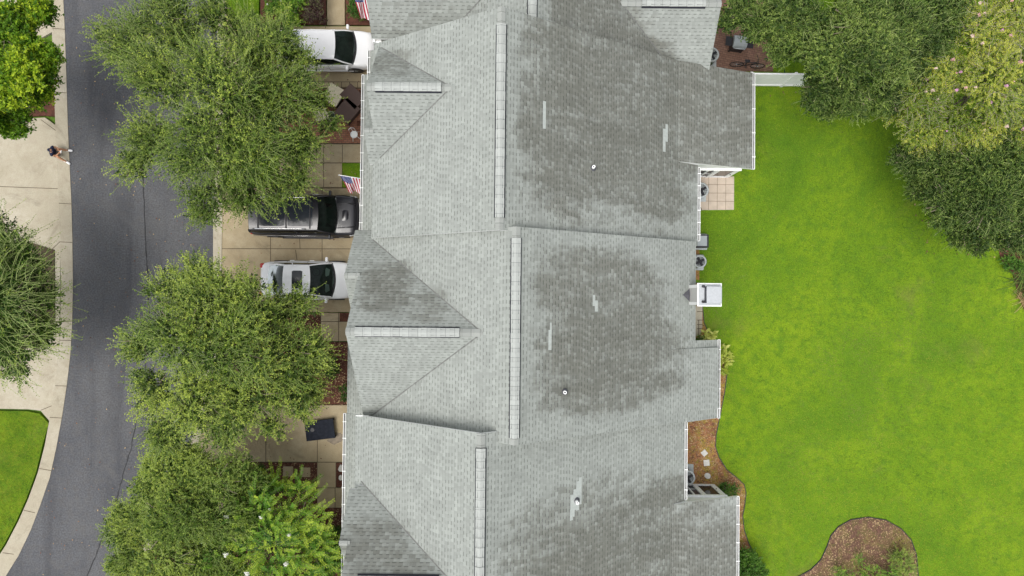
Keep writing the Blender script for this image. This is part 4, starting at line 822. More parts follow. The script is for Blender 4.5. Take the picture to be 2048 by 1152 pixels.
shrub('small dark green bush beside the lower sun room door', [(1456, 982, 14, .7), (1470, 978, 8, .5), (1448, 974, 9, .5)], 39, flowers=None)
shrub('tiny dark green bush at the end of the white paving below the chimney', [(1402, 678, 9, .45), (1397, 684, 8, .4)], 40, tone=(.0, .4))
for i, (lb, (x, y, r)) in enumerate([('lime and cream leafed hosta at the corner of the rear addition', (1420, 672, 11)), ('yellow leafed hosta beside the gutter, largest of the row', (1449, 718, 14)), ('small pale hosta below the yellow one', (1441, 741, 9)), ('upper pale green hosta against the eave', (1437, 700, 9))]):
    shrub(lb, [(x, y, r, .35)], 50 + i, leaf='leaf_hosta', name='hosta', cat='plant', Ls=(.15, .3), K=3, ll=.26, lw=.12, dens=70, fill=8, trunk_r=.0, tone=(.1, .9), group='hostas along the rear addition', sub=1)
for i, (lb, (x, y, r)) in enumerate([('feathery green shrub spilling from the right side of the round bed', (1800, 1120, 26)), ('fern like green plant at the left of the round bed by the bottom edge', (1690, 1150, 18)), ('bushy green fern plant bottom centre of the round bed', (1740, 1148, 24)), ('young yellow green plant in the middle of the round bed', (1716, 1118, 7)), ('leafy fern clump right of centre at the bottom of the round bed', (1775, 1145, 20))]):
    shrub(lb, [(x, y, r, .6), (x + r * .5, y + r * .8, r * .8, .5)], 60 + i, leaf='leaf_myrtle' if i else 'leaf_soft', name='fern', cat='plant', Ls=(.25, .6), K=14, ll=.07, lw=.028, dens=50, paired=True, fill=20, trunk_r=.0, droop=.3, sub=2, tone=(.2, .7), group='ferny plants in the round bed')
shrub('small leafy weed at the edge of the right hand bed', [(2018, 525, 14, .4), (2035, 535, 12, .4)], 70, name='plant', cat='plant', ll=.11, lw=.06, trunk_r=.0, dens=60)
def blades(name, label, px, n, L, lean, leaf, seed, spread=.3, w_=.02, dirn=None):
    rg = np.random.default_rng(seed); b0 = U(*px); O = np.zeros((n, 3)); O[:, :2] = rg.normal(0, spread, (n, 2)); O[:, 2] = .08
    th = rg.uniform(0, 2 * np.pi, n) if dirn is None else rg.normal(dirn, .5, n); D = nrm(np.stack([np.cos(th) * lean, np.sin(th) * lean, np.ones(n) * .8], 1)); Lx = rg.uniform(.6, 1.1, n) * L
    q = np.linspace(0, 1, 6); S_ = O[:, None] + D[:, None] * Lx[:, None, None] * q[None, :, None]; S_[..., 2] -= .55 * Lx[:, None] * q[None] ** 2; S_[..., 2] = np.maximum(S_[..., 2], .06)
    V, F = ribbons(S_, w_); tn = np.repeat(rg.uniform(0, .8, n), 12); e = thing(name, label, 'plant', (b0.x, b0.y, 0)); me = raw_mesh('foliage', V, F, tn); me.materials.append(M[leaf]); o = bpy.data.objects.new('foliage', me); COL.objects.link(o); o.parent = e
blades('strap_leaf_plant', 'upper clump of long dark strap leaves at the right edge', (2052, 486), 150, 1.2, 1.3, 'leaf_grey', 81, .35, .022)
blades('strap_leaf_plant', 'lower clump of long dark strap leaves at the right edge', (2056, 552), 170, 1.3, 1.3, 'leaf_grey', 82, .35, .022)
blades('dry_grass_clump', 'straw coloured dead grass tuft at the right edge of the lawn', (2046, 598), 60, .9, 1.2, 'leaf_straw', 83, .12, .014)

# grass blades over the lawns, bark chips over the beds (uncountable)
def inside(P, poly):
    x, y = P[:, 0], P[:, 1]; c = np.zeros(len(P), bool); n = len(poly); j = n - 1
    for i in range(n):
        xi, yi = poly[i]; xj, yj = poly[j]; m = ((yi > y) != (yj > y)) & (x < (xj - xi) * (y - yi) / (yj - yi + 1e-9) + xi); c ^= m; j = i
    return c
def scatter(name, n, rect, polys, holes, z, L, w_, mat, seed, lie=False, kind='stuff', label=None, cat=None):
    rg = np.random.default_rng(seed); (x0, y0), (x1, y1) = U(rect[0], rect[1])[:2], U(rect[2], rect[3])[:2]; P = np.stack([rg.uniform(min(x0, x1), max(x0, x1), n), rg.uniform(min(y0, y1), max(y0, y1), n)], 1)
    k = np.zeros(n, bool)
    for p in polys: k |= inside(P, XY(p))
    for p in holes: k &= ~inside(P, XY(p))
    P = P[k]; n = len(P); th = rg.uniform(0, 2 * np.pi, n); B = np.concatenate([P, np.full((n, 1), z)], 1); s = rg.uniform(.6, 1.3, (n, 1))
    d = np.stack([np.cos(th), np.sin(th), np.full(n, .05 if lie else .75)], 1); sd_ = np.stack([-np.sin(th), np.cos(th), np.zeros(n)], 1) * w_
    T_ = B + d * L * s; V = np.stack([B - sd_ * s, B + sd_ * s, T_ + sd_ * (s if lie else s * .3), T_ - sd_ * (s if lie else s * .3)], 1)
    if lie: V[:, :, 2] += rg.uniform(.0, .02, (n, 1))
    # tone drifts in patches; back garden darkens towards +Y, grass variation plus painted-in shading
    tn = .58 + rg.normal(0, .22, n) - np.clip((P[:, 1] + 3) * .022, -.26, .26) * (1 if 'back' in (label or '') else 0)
    for k_, f_, a_ in ((0, .22, .11), (1, .6, .09), (2, 1.5, .10), (3, 3.1, .12), (4, 7.3, .12), (5, 14, .12)):
        gw = rg.normal(0, 1, (96, 96)); gx_ = (P[:, 0] * f_ + 40 * f_ ) % 95; gy_ = (P[:, 1] * f_ + 40 * f_) % 95; ix = gx_.astype(int); iy = gy_.astype(int); fx = gx_ - ix; fy = gy_ - iy; fx = fx * fx * (3 - 2 * fx); fy = fy * fy * (3 - 2 * fy)
        tn += a_ * ((gw[ix, iy] * (1 - fx) + gw[ix + 1, iy] * fx) * (1 - fy) + (gw[ix, iy + 1] * (1 - fx) + gw[ix + 1, iy + 1] * fx) * fy)
    me = raw_mesh(name, V.reshape(-1, 3), quads(n), np.repeat(np.clip(tn, 0, 1), 4)); me.materials.append(M[mat]); o = bpy.data.objects.new(name, me); COL.objects.link(o); return tag(o, label, cat, kind=kind)
HOUSEFP = [(1340, -300), (1508, -300), (1508, 145), (1503, 345), (1470, 352), (1470, 422), (1398, 422), (1392, 560), (1340, 560)]
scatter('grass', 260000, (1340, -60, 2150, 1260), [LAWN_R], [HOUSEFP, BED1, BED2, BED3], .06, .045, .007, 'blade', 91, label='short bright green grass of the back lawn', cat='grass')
scatter('grass', 60000, (-40, 790, 110, 1240), [[(-260, 818), (58, 822), (82, 827), (100, 846), (88, 888), (75, 943), (56, 995), (36, 1040), (11, 1088), (-19, 1133), (-260, 1300)]], [], .10, .045, .007, 'blade', 92, label='short bright green grass of the front lawn across the street', cat='grass')
scatter('grass', 30000, (440, -60, 560, 380), [[(456, -160), (519, -160), (519, 52), (482, 56), (456, 27)], [(452, 205), (500, 180), (558, 180), (558, 375), (448, 375)]], [], .10, .045, .007, 'blade', 93, label='short grass of the verge beside the street trees', cat='grass')
scatter('bark_chips', 34000, (1380, 560, 1860, 1200), [BED1, BED2], [], .09, .05, .016, 'chip', 94, True, label='loose bark chips on the back garden beds', cat='mulch')
scatter('bark_chips', 16000, (470, 620, 720, 1200), [[(470, 625.5), (641.5, 625.5), (641.5, 683), (470, 683)], [(470, 684), (705, 684), (705, 808.5), (470, 808.5)], [(375, 924.8), (634.3, 924.8), (634.3, 1015.5), (705, 1015.5), (705, 1200), (250, 1200), (336, 1030)]], [], .085, .05, .016, 'chip', 95, True, label='loose dark bark chips on the front beds', cat='mulch')

# ------------------------------------------------------------------ cars (local frame: +x = nose, z up, centre of the footprint at the origin)
def interp(tab, t):
    for i in range(len(tab) - 1):
        if t <= tab[i + 1][0]: a = (t - tab[i][0]) / max(1e-6, tab[i + 1][0] - tab[i][0]); a = a * a * (3 - 2 * a) if False else a; return tab[i][1] * (1 - a) + tab[i + 1][1] * a
    return tab[-1][1]
def car(name, label, cx, cy, L, W, Hh, mat, wid, belt, cab, glass='glass', suv=False, deckcrown=.05, rz=0.0, sunroof=None, roofmat=None):
    """wid/belt: (t, value) tables along the length; cab = (rear base, roof rear, roof front, cowl) as x in metres"""
    e = thing(name, label, 'car', (cx, cy, .075), rz, local=True); hw = W / 2
    N = 44; ts = [0, .006, .02, .045] + [.045 + (.91) * i / (N - 1) for i in range(1, N - 1)] + [.955, .98, .994, 1.0]
    o = MB(); G = []
    for t in ts:
        x = -L / 2 + L * t; w_ = hw * interp(wid, t); zb = interp(belt, t); end = min(t, 1 - t); sq = min(1, (end / .03) ** .5) if end < .03 else 1
        zl = .24 + (1 - sq) * .16; zt = zb * (1 - .0 * sq) if sq == 1 else zb - (1 - sq) * .16
        pr = [(w_ * .86, zl), (w_ * .97, zl + .07), (w_ * 1.0, zl + (zt - zl) * .42), (w_ * .985, zl + (zt - zl) * .68), (w_ * .955, zt - .05), (w_ * .90, zt), (w_ * .80, zt + deckcrown * .45), (w_ * .55, zt + deckcrown * .8), (w_ * .25, zt + deckcrown), (0, zt + deckcrown)]
        G.append([Vector((x, -y, z_)) for y, z_ in pr] + [Vector((x, y, z_)) for y, z_ in pr[-2::-1]])
    o.grid(G); n = len(G[0])
    k = o.add(G[0]); o.face(range(k, k + n)); k = o.add(G[-1]); o.face(reversed(range(k, k + n)))
    k = o.add([G[i][0] for i in range(len(ts))] + [G[i][-1] for i in range(len(ts))]); m_ = len(ts); o.face(list(range(k, k + m_)) + list(reversed(range(k + m_, k + 2 * m_))))
    body_ = o.build('body', M[mat], e)
    xr_, xrr, xrf, xc = cab; zb = lambda x: interp(belt, (x + L / 2) / L); wb = lambda x: hw * interp(wid, (x + L / 2) / L) * .90
    wr_ = hw * (.74 if not suv else .80); rz_ = lambda x, y: Hh - .05 * ((x - (xrr + xrf) / 2) / ((xrf - xrr) / 2)) ** 2 * (1 if not suv else .7) - .05 * (y / wr_) ** 2 - (.02 if abs(y) > wr_ * .97 else 0)
    nx, ny = 14, 12
    ys = [wr_ * (-1 + 2 * j / ny) for j in range(ny + 1)]
    bow = .07
    o = MB(); RG = [[Vector((xrr + (xrf - xrr) * i / nx + (bow if i == nx else 0) * (1 - (y / wr_) ** 2) - (bow * .5 if i == 0 else 0) * (1 - (y / wr_) ** 2), y, rz_(xrr + (xrf - xrr) * i / nx, y))) for y in ys] for i in range(nx + 1)]
    o.grid(RG); rf_ = o.build('roof', M[roofmat or mat], e)
    def patch(A, B, nm, mt, steps=6, bulge=Vector((0, 0, .0)), par=e, inset=0.0):
        o = MB(); P = []
        for i in range(steps + 1):
            t_ = inset + (1 - 2 * inset) * i / steps; P.append([a.lerp(b_, t_) + bulge * math.sin(math.pi * t_) for a, b_ in zip(A, B)])
        o.grid(P); return o.build(nm, M[mt], par)
    cow = [Vector((xc + .17 * (1 - (y / wr_) ** 2) - .0, y / wr_ * wb(xc) * .985, zb(xc) + deckcrown * .6 * (1 - (y / wr_) ** 2) + .005)) for y in ys]
    rear = [Vector((xr_ - .10 * (1 - (y / wr_) ** 2), y / wr_ * wb(xr_) * (.96 if suv else .88), zb(xr_) + deckcrown * .6 * (1 - (y / wr_) ** 2) + .005)) for y in ys]
    patch(RG[-1], cow, 'windscreen', glass if glass == 'glass' else 'glass', 6, Vector((.03, 0, .03)))
    patch(RG[0], rear, 'rear_window', glass, 6, Vector((-.02, 0, .03)))
    # black ceramic border and cowl
    cowl = [p + Vector((.05, 0, .004)) for p in cow]; patch([p - Vector((.045, 0, -.035)) for p in cow], cowl, 'cowl', 'black', 1)
    # sides: glass between roof rail and belt, with painted pillars
    for sg in (-1, 1):
        j = 0 if sg < 0 else ny
        top = [RG[i][j] for i in range(nx + 1)]; xs0, xs1 = rear[j].x, cow[j].x
        bot = [Vector((xs0 + (xs1 - xs0) * i / nx, sg * wb(xs0 + (xs1 - xs0) * i / nx) * 1.0, zb(xs0 + (xs1 - xs0) * i / nx) + .005)) for i in range(nx + 1)]; bot[0] = rear[j]; bot[-1] = cow[j]
        patch(top, bot, 'side_window', glass, 4, Vector((0, sg * .035, .0)))
        o = MB(); pil = []
        o.tube([top[-1], top[-1].lerp(bot[-1], .5) + Vector((.015, sg * .02, .02)), bot[-1]], [.035, .036, .045], 8); o.tube(top, .032, 8)
        for q, wdt in ((.40, .028), (.0, .055)) if not suv else ((.36, .03), (.66, .03), (.0, .06)):
            i = int(q * nx); o.tube([top[i], top[i].lerp(bot[i], .5) + Vector((0, sg * .035, .0)), bot[i]], wdt, 6)
        o.build('pillar', M[mat if not suv else 'black'], e)
        # mirror
        mx_ = xc - .22; my = sg * (wb(mx_) + .16); mz = zb(mx_) + .08
        o = MB(); o.box((mx_, my, mz), (.13, .24, .15)); mr = o.build('mirror', M[mat], e, bevel=.05); o = MB(); o.tube([(mx_, sg * (wb(mx_) - .02), mz - .07), (mx_, my, mz - .05)], .022, 6); o.build('arm', M['black'], mr)
        for hx in (xc - 1.0, xc - 1.95): o = MB(); o.box((hx, sg * (hw * interp(wid, (hx + L / 2) / L) + .012), zb(hx) - .16), (.22, .03, .035)); o.build('door_handle', M['chrome'] if suv else M[mat], e, bevel=.01)
        for dx in (xc - .12, xc - 1.16, xc - 2.15):   # door shut lines
            o = MB(); w_ = hw * interp(wid, (dx + L / 2) / L); zt = zb(dx); o.tube([(dx, sg * (w_ * .90), zt + .004), (dx, sg * w_ * .96, zt - .05), (dx, sg * w_ * .993, zt * .68 + .07), (dx, sg * w_ * 1.002, zt * .42 + .14), (dx, sg * w_ * .975, .32)], .006, 4); o.build('door_seam', M['black'], e)
        o = MB(); o.tube([(-L * .30, sg * hw * .99, .33), (L * .28, sg * hw * .99, .33)], .04, 6); o.build('sill', M['black' if suv else mat], e)
        # wheels
        for wx in (-L * .29, L * .305):
            wr0 = .36 if suv else .325; wy = sg * (hw * interp(wid, (wx + L / 2) / L) - .10)
            o = MB(); o.torus((wx, wy, wr0), wr0 - .075, .082, 30, 8); tw_ = thing_part = None
            wobj = bpy.data.objects.new('wheel', None); COL.objects.link(wobj); wobj.parent = e; wobj.location = (0, 0, 0); wobj['local'] = True
            o.build('tyre', M['rubber'], wobj)
            o = MB(); o.lathe((wx, wy, wr0), [(wr0 - .13, sg * .02), (wr0 - .095, sg * .07), (wr0 - .12, sg * .075)], 28, axis='Y')
            for q in range(5):
                a = 2 * math.pi * q / 5 + .3; o.tube([(wx, wy + sg * .085, wr0), (wx + math.cos(a) * (wr0 - .11), wy + sg * .07, wr0 + math.sin(a) * (wr0 - .11))], [.04, .022], 6)
            o.build('rim', M['metal_light'], wobj)
            o = MB(); arc = [(wx + math.cos(a) * (wr0 + .045), wy + sg * .105, wr0 + math.sin(a) * (wr0 + .045)) for a in [math.pi * k_ / 14 for k_ in range(15)]]; o.tube(arc, .028, 6); o.build('wheel_arch', M['black'], e)
            o = MB(); o.lathe((wx, wy + sg * .06, wr0), [(.01, 0), (wr0 + .03, 0), (wr0 + .03, sg * .04), (wr0 - .02, sg * .042)], 26, axis='Y'); o.build('wheel_well', M['black'], e)
    # panel gaps on bonnet and boot
    ht = (xc + L / 2) / L
    o = MB()
    for sg in (-1, 1):
        pts = []
        for i in range(9):
            x = xc + .12 + (L / 2 - xc - .42) * i / 8; t_ = (x + L / 2) / L; w_ = hw * interp(wid, t_); pts.append((x, sg * w_ * (.84 - .03 * i / 8), interp(belt, t_) + deckcrown * .30 + .002))
        o.tube(pts, .006, 4)
    xe_ = L / 2 - .30; te = (xe_ + L / 2) / L; we = hw * interp(wid, te); o.tube([(xe_ + .12 * (1 - (j / 5) ** 2), we * .8 * j / 5, interp(belt, te) + deckcrown * (1 - .65 * (j / 5) ** 2) - .006) for j in range(-5, 6)], .006, 4)
    if not suv: xb_ = xr_ - .16; tb = (xb_ + L / 2) / L; wb_ = hw * interp(wid, tb); o.tube([(xb_, wb_ * .8 * j / 5, interp(belt, tb) + deckcrown * (1 - .6 * (j / 5) ** 2)) for j in range(-5, 6)], .006, 4)
    o.build('panel_gap', M['black'], body_)
    for sg in (-1, 1):   # lamps
        tl = .955; x = -L / 2 + L * tl; w_ = hw * interp(wid, tl); zt = interp(belt, tl)
        o = MB(); o.grid([[Vector((x - .30 + .1 * j, sg * (w_ * (1.02 + .02 * (2 - j)) - .22 * i), zt - .10 + .045 * i + .012 - .015 * j)) for j in range(4)] for i in range(2)]); o.box((x - .14, sg * w_ * .93, zt - .10), (.36, .14, .10)); o.build('headlight', M['clear_lens'], e, bevel=.03)
        x = -L / 2 + .14; w_ = hw * interp(wid, .035); zt = interp(belt, .035); o = MB(); o.box((x + (.10 if suv else .04), sg * (w_ * .86), zt - (.12 if suv else .04)), (.22, .22, .13)); o.build('tail_light', M['red_lens'], e, bevel=.035)
    # cabin interior
    o = MB(); o.box(((xr_ + xc) / 2, 0, .45), (xc - xr_ - .2, W * .76, .2)); o.build('floor', M['dash'], e)
    o = MB(); o.box((xc - .28, 0, zb(xc) - .06), (.5, W * .76, .12)); o.build('dashboard', M['dash'], e, bevel=.04)
    o = MB(); x0_, x1_ = xr_ + .02, xc + .06; P_ = [[Vector((x0_ + (x1_ - x0_) * i / 8, wb(x0_ + (x1_ - x0_) * i / 8) * .93 * j / 4, zb(x0_ + (x1_ - x0_) * i / 8) + deckcrown * (1 - .6 * abs(j / 4)) + .012)) for j in range(-4, 5)] for i in range(9)]; o.grid(P_); o.build('cabin_liner', M['liner'], e)
    for x in ((xc - 1.15, xc - 2.05) if not suv else (xc - 1.2, xc - 2.1, xc - 2.95)):
        for sg in (-1, 1): o = MB(); o.box((x, sg * .38, .62), (.5, .5, .16)); o.box((x - .26, sg * .38, .92), (.14, .48, .55)); o.box((x - .3, sg * .38, 1.22), (.09, .26, .16)); o.build('seat', M['seat'], e, bevel=.04)
    o = MB(); o.torus((xc - .72, .38, .98), .18, .016, 20, 6, axis='Z'); o.build('steering_wheel', M['black'], e)
    for sg in (-1, .1):
        x1 = xc + .1; o = MB(); o.tube([(x1, sg * .5 + .3, zb(xc) + .055), (x1 - .05, sg * .5 - .2, zb(xc) + .10)], .012, 5); o.build('wiper', M['black'], e)
    o = MB(); o.box((L / 2 - .05, 0, .42), (.12, W * .55, .16)); o.build('grille', M['black'], e, bevel=.03)
    return e, rz_, rf_, wr_, (xr_, xrr, xrf, xc)

sed_w = [(0, .62), (.015, .78), (.05, .90), (.12, .965), (.25, 1), (.7, 1), (.85, .985), (.93, .93), (.97, .80), (.99, .62), (1, .48)]
sed_b = [(0, .70), (.03, .90), (.10, .97), (.2, .96), (.5, .93), (.72, .93), (.85, .86), (.93, .76), (.98, .62), (1, .55)]
e, rzf_, rfo, wr_, cb = car('parked_sedan', 'silver white sedan with a glass sunroof, its nose tucked under the roof edge', -10.02, .86, 4.55, 1.86, 1.43, 'car_pearl', sed_w, sed_b, (-1.72, -.92, .30, 1.26))
def roofpanel(x0, x1, y0, y1, rz_, nm, mt, par, up=.006):
    o = MB(); P = []
    for i in range(7):
        x = x0 + (x1 - x0) * i / 6; r_ = .035 if i in (0, 6) else 0; P.append([Vector((x, y0 + r_ + (y1 - y0 - 2 * r_) * j / 8, rz_(x, y0 + (y1 - y0) * j / 8) + up)) for j in range(9)])
    o.grid(P); return o.build(nm, M[mt], par)
roofpanel(-.50, .0, -.43, .43, rzf_, 'sunroof', 'window_glass', e)
e, rzf_, rfo, wr_, cb = car('parked_sedan', 'bright white sedan half hidden beneath the big street tree, nose under the eave', -9.32, 12.16, 4.85, 1.86, 1.45, 'car_white', [(0, .70), (.015, .84), (.05, .93), (.12, .98), (.25, 1), (.75, 1), (.88, .985), (.95, .93), (.98, .84), (1, .66)], [(0, .74), (.03, .93), (.10, 1.0), (.2, .97), (.5, .94), (.72, .94), (.86, .88), (.94, .80), (.98, .68), (1, .6)], (-1.80, -.98, .64, 1.42))
suv_w = [(0, .80), (.01, .90), (.04, .97), (.12, 1), (.85, 1), (.93, .97), (.97, .90), (.99, .80), (1, .72)]
suv_b = [(0, 1.0), (.02, 1.12), (.08, 1.16), (.5, 1.14), (.70, 1.14), (.82, 1.12), (.93, 1.06), (.98, .96), (1, .86)]
e, rzf_, rfo, wr_, cb = car('parked_suv', 'big black sport utility vehicle with roof rails and cross bars parked on the driveway', -10.08, 3.98, 5.42, 2.0, 1.84, 'car_black', suv_w, suv_b, (-2.55, -2.38, .82, 1.50), glass='glass_dark', suv=True, deckcrown=.06)
roofpanel(-.55, .62, -.62, .62, rzf_, 'sunroof', 'window_glass', e); roofpanel(-1.9, -.7, -.62, .62, rzf_, 'sunroof', 'window_glass', e)
for sg in (-1, 1):
    o = MB(); o.tube([(x, sg * .74, rzf_(x, .74) + (.05 if -2.1 < x < .2 else .0)) for x in (-2.2, -2.05, -1.2, -.3, .15, .3)], .022, 8); o.build('roof_rail', M['chrome'], e)
    o = MB(); o.tube([(-2.4, sg * 1.0, 1.12), (0, sg * 1.008, 1.11), (1.1, sg * 1.0, 1.11)], .012, 6); o.build('belt_moulding', M['chrome'], e)
    o = MB(); o.box((.0, sg * 1.03, .36), (2.5, .1, .06)); o.build('running_board', M['black'], e, bevel=.01)
for x in (-1.95, -.62, .5): o = MB(); o.box((x, 0, rzf_(x, 0) + .0), (.045, 1.46, .05)); o.build('cross_bar', M['metal_dark'], e, bevel=.01)
o = MB(); o.grid([[Vector((1.85 + .34 * i / 4, -.28 + .56 * j / 6, 1.165 + .06 * math.sin(math.pi * i / 4) * math.sin(math.pi * j / 6) ** .5 - .012 * i)) for j in range(7)] for i in range(5)]); o.build('bonnet_scoop', M['car_black'], e)
for sg in (-1, 1): o = MB(); o.tube([(1.62, sg * .62, 1.19), (2.48, sg * .54, 1.10)], [.02, .03], 6); o.build('bonnet_crease', M['car_black'], e)
for sg in (-1, 1):
    o = MB()
    for k_ in range(7): o.box((1.68 + .03 * k_ * .3, sg * (.25 + .05 * k_), 1.198), (.12, .012, .008))
    o.build('bonnet_louvre', M['black'], e)
o = MB(); o.grid([[Vector((2.54 + .10 * i / 2 - .10 * (j / 4) ** 2, .22 * j, 1.08 - .09 * i / 2)) for j in range(-4, 5)] for i in range(3)]); o.build('bonnet_protector', M['black'], e)
o = MB(); o.grid([[Vector((2.67 + .04 * i - .10 * (j / 4) ** 2, .20 * j, .98 - .10 * i)) for j in range(-4, 5)] for i in range(3)]); o.build('grille_trim', M['chrome'], e)

# ------------------------------------------------------------------ flags
def flag(label, tip_px, tip_z, base, wav, seed, hoist=.95, fly=1.45, swing=(0, -.32, -1.0), s0=.03):
    tip = U(*tip_px, tip_z); base = Vector(base); d = (base - tip).normalized(); e = thing('flag', label, 'flag', tuple(base))
    o = MB(); o.tube([base, tip], .018, 8); o.build('pole', M['white'], e); o = MB(); o.lathe(tip, [(.01, -.04), (.035, 0), (.01, .04)], 10); o.build('finial', M['white'], e)
    sw = Vector(swing).normalized(); nrm_ = d.cross(sw).normalized(); NU, NV = 26, 24; P = []
    for i in range(NU + 1):
        row = []
        for j in range(NV + 1):
            a, v_ = i / NU, j / NV; p = tip + d * (s0 + hoist * a * (1 - .28 * v_ * wav)) + sw * fly * v_ + nrm_ * (.10 * math.sin(a * 9 + v_ * 3 + seed) * v_ + .03 * math.sin(a * 19) * v_) + d * (.12 * v_ * wav); row.append(p)
        P.append(row)
    o = MB(); k = o.add([p for r_ in P for p in r_])
    for i in range(NU):
        for j in range(NV):
            st = i // 2; can = st < 7 and j < NV * .40
            o.face([k + i * (NV + 1) + j, k + (i + 1) * (NV + 1) + j, k + (i + 1) * (NV + 1) + j + 1, k + i * (NV + 1) + j + 1], 2 if can else (0 if st % 2 == 0 else 1))
    cl = o.build('cloth', [M['flag_red'], M['flag_white'], M['flag_blue']], e)
    o = MB()
    def at(a, v_):
        i, j = a * NU, v_ * NV; i0, j0 = int(i), int(j); return P[i0][j0].lerp(P[i0 + 1][j0], i - i0).lerp(P[i0][j0 + 1].lerp(P[i0 + 1][j0 + 1], i - i0), j - j0)
    for r_ in range(9):
        for c_ in range(6 if r_ % 2 == 0 else 5):
            a = (7 / 13) * (r_ + 1) / 10; v_ = .40 * ((2 * c_ + 1 if r_ % 2 == 0 else 2 * c_ + 2)) / 12
            for sd_ in (-1, 1):
                c = at(a, v_) + nrm_ * sd_ * .006; o.poly([c + (sw * math.cos(q * math.pi / 5) + d * math.sin(q * math.pi / 5)) * (.022 if q % 2 else .009) for q in range(10)])
    o.build('stars', M['flag_white'], cl)
    return e
flag('small american flag on a white pole above the grass square, next to the black car', (678, 350), 3.3, (-6.5, 5.45, 2.45), 1.0, .5, swing=(.05, -.42, -.75), fly=1.15)
flag('american flag at the top edge of the photo above the round green bush', (702, -22), 3.3, (-6.5, 14.25, 2.5), 1.0, 2.0, swing=(.02, -.55, -.75), fly=1.45)

# ------------------------------------------------------------------ patio furniture and small things
def ottoman(label, px, sz, rz, h, top, group):
    e = thing('low_table' if top == 'weave' else 'cushioned_stool', label, 'table' if top == 'weave' else 'stool', tuple(U(*px, 0))[:2] + (.075,), rz, group, local=True); a, b_ = sz
    o = MB(); o.box((0, 0, h * .5 + .02), (a - .08, b_ - .08, h - .08)); o.build('base', M['weave'], e, bevel=.01)
    o = MB(); o.box((0, 0, h - .01), (a, b_, .05 if top == 'weave' else .11)); o.build('top' if top == 'weave' else 'cushion', M[top], e, bevel=.012 if top == 'weave' else .035)
    for x in (-1, 1):
        for y in (-1, 1): o = MB(); o.box((x * (a / 2 - .06), y * (b_ / 2 - .06), .03), (.06, .06, .06)); o.build('leg', M['metal_dark'], e)
    return e
ottoman('dark brown square patio table, the one tight against the gutter', (711, 200), (.78, 1.06), R(46), .52, 'weave', 'brown patio tables')
ottoman('dark brown square patio table, the one further from the gutter', (700, 228), (.88, 1.0), R(-40), .52, 'weave', 'brown patio tables')
ottoman('cream cushioned square seat touching the brown tables', (673, 196), (.84, .92), R(-30), .48, 'cream', 'cream cushioned patio seats')
ottoman('cream cushioned square seat half hidden under the tree leaves', (646, 231), (.68, .84), R(22), .48, 'cream', 'cream cushioned patio seats')
e = thing('garden_stool', 'black round stool with a metal ring beside the brown patio table', 'stool', tuple(U(667, 237, 0))[:2] + (.075,), local=True)
o = MB(); o.lathe((0, 0, .42), [(.17, 0), (.19, .02), (.17, .05)], 20); o.build('seat', M['black'], e); o = MB(); o.torus((0, 0, .46), .20, .018, 24, 6, axis='Z'); o.build('rim', M['metal_light'], e)
for k in range(4): a = k * math.pi / 2 + .4; o = MB(); o.tube([(.14 * math.cos(a), .14 * math.sin(a), .42), (.24 * math.cos(a), .24 * math.sin(a), 0)], .014, 6); o.build('leg', M['metal_light'], e)
e = thing('plant_pot', 'black pot standing on the red paving under the leaves', 'pot', tuple(U(663, 246, 0))[:2] + (.075,), local=True)
o = MB(); o.lathe((0, 0, 0), [(.15, 0), (.19, .3), (.205, .3), (.205, .34), (.175, .34), (.17, .27)], 20); o.build('pot', M['black'], e); o = MB(); o.lathe((0, 0, .265), [(.168, 0), (.168, .01)], 20); o.build('soil', M['soil'], e)
e = thing('garden_chair', 'small white painted garden chair by the edge of the red paving', 'chair', tuple(U(713, 274, 0))[:2] + (.075,), R(20), local=True)
o = MB(); o.lathe((0, 0, .44), [(.16, 0), (.185, .015), (.16, .03)], 20); o.build('seat', M['white'], e); o = MB(); o.tube([(-.15, .12, .45), (-.13, .2, .8), (0, .24, .88), (.13, .2, .8), (.15, .12, .45)], .014, 6); o.tube([(0, .17, .45), (0, .235, .88)], .01, 6); o.build('backrest', M['white'], e)
for k in range(4): a = k * math.pi / 2 + .7; o = MB(); o.tube([(.13 * math.cos(a), .13 * math.sin(a), .44), (.29 * math.cos(a), .29 * math.sin(a), 0)], .016, 6); o.build('leg', M['white'], e)
for lb, p in (('square dark paver inset near the tables in the red paving', (723, 185.5)), ('square dark paver inset nearer the white chair in the red paving', (719, 246.5))):
    b_ = U(*p, .078); o = MB(); o.box((b_.x, b_.y, .078), (.26, .26, .02)); tag(o.build('drain_cover', M['mulch'], origin=(b_.x, b_.y, .078)), lb, 'drain cover', 'dark square insets in the red paving')
e = thing('storage_table', 'slate black low rectangular table on the lower driveway with a damp patch beside it', 'table', tuple(U(644, 857, 0))[:2] + (.07,), R(7.5), local=True)
o = MB(); o.box((0, 0, .30), (1.42, .95, .05)); o.build('top', M['slate'], e, bevel=.012); o = MB(); o.lathe((-.36, .05, .326), [(.10, 0), (.10, .004)], 20); o.build('umbrella_hole', M['black'], e); o = MB(); o.box((0, -.46, .24), (1.40, .03, .1)); o.box((0, .46, .24), (1.40, .03, .1)); o.build('apron', M['slate'], e)
for x in (-.66, .66):
    for y in (-.42, .42): o = MB(); o.box((x, y, .14), (.06, .06, .28)); o.build('leg', M['slate'], e)
o = MB(); rr = random.Random(5); c = U(672, 875, 0); n = 26; o.poly([(c.x + .42 * math.cos(2 * math.pi * k / n) * (1 + rr.uniform(-.18, .18)), c.y + .30 * math.sin(2 * math.pi * k / n) * (1 + rr.uniform(-.18, .18)), .0745) for k in range(n)]); M['damp'] = plain('damp_concrete', (.20, .155, .10), .5, var=.25); struct('damp_patch', o, M['damp'])
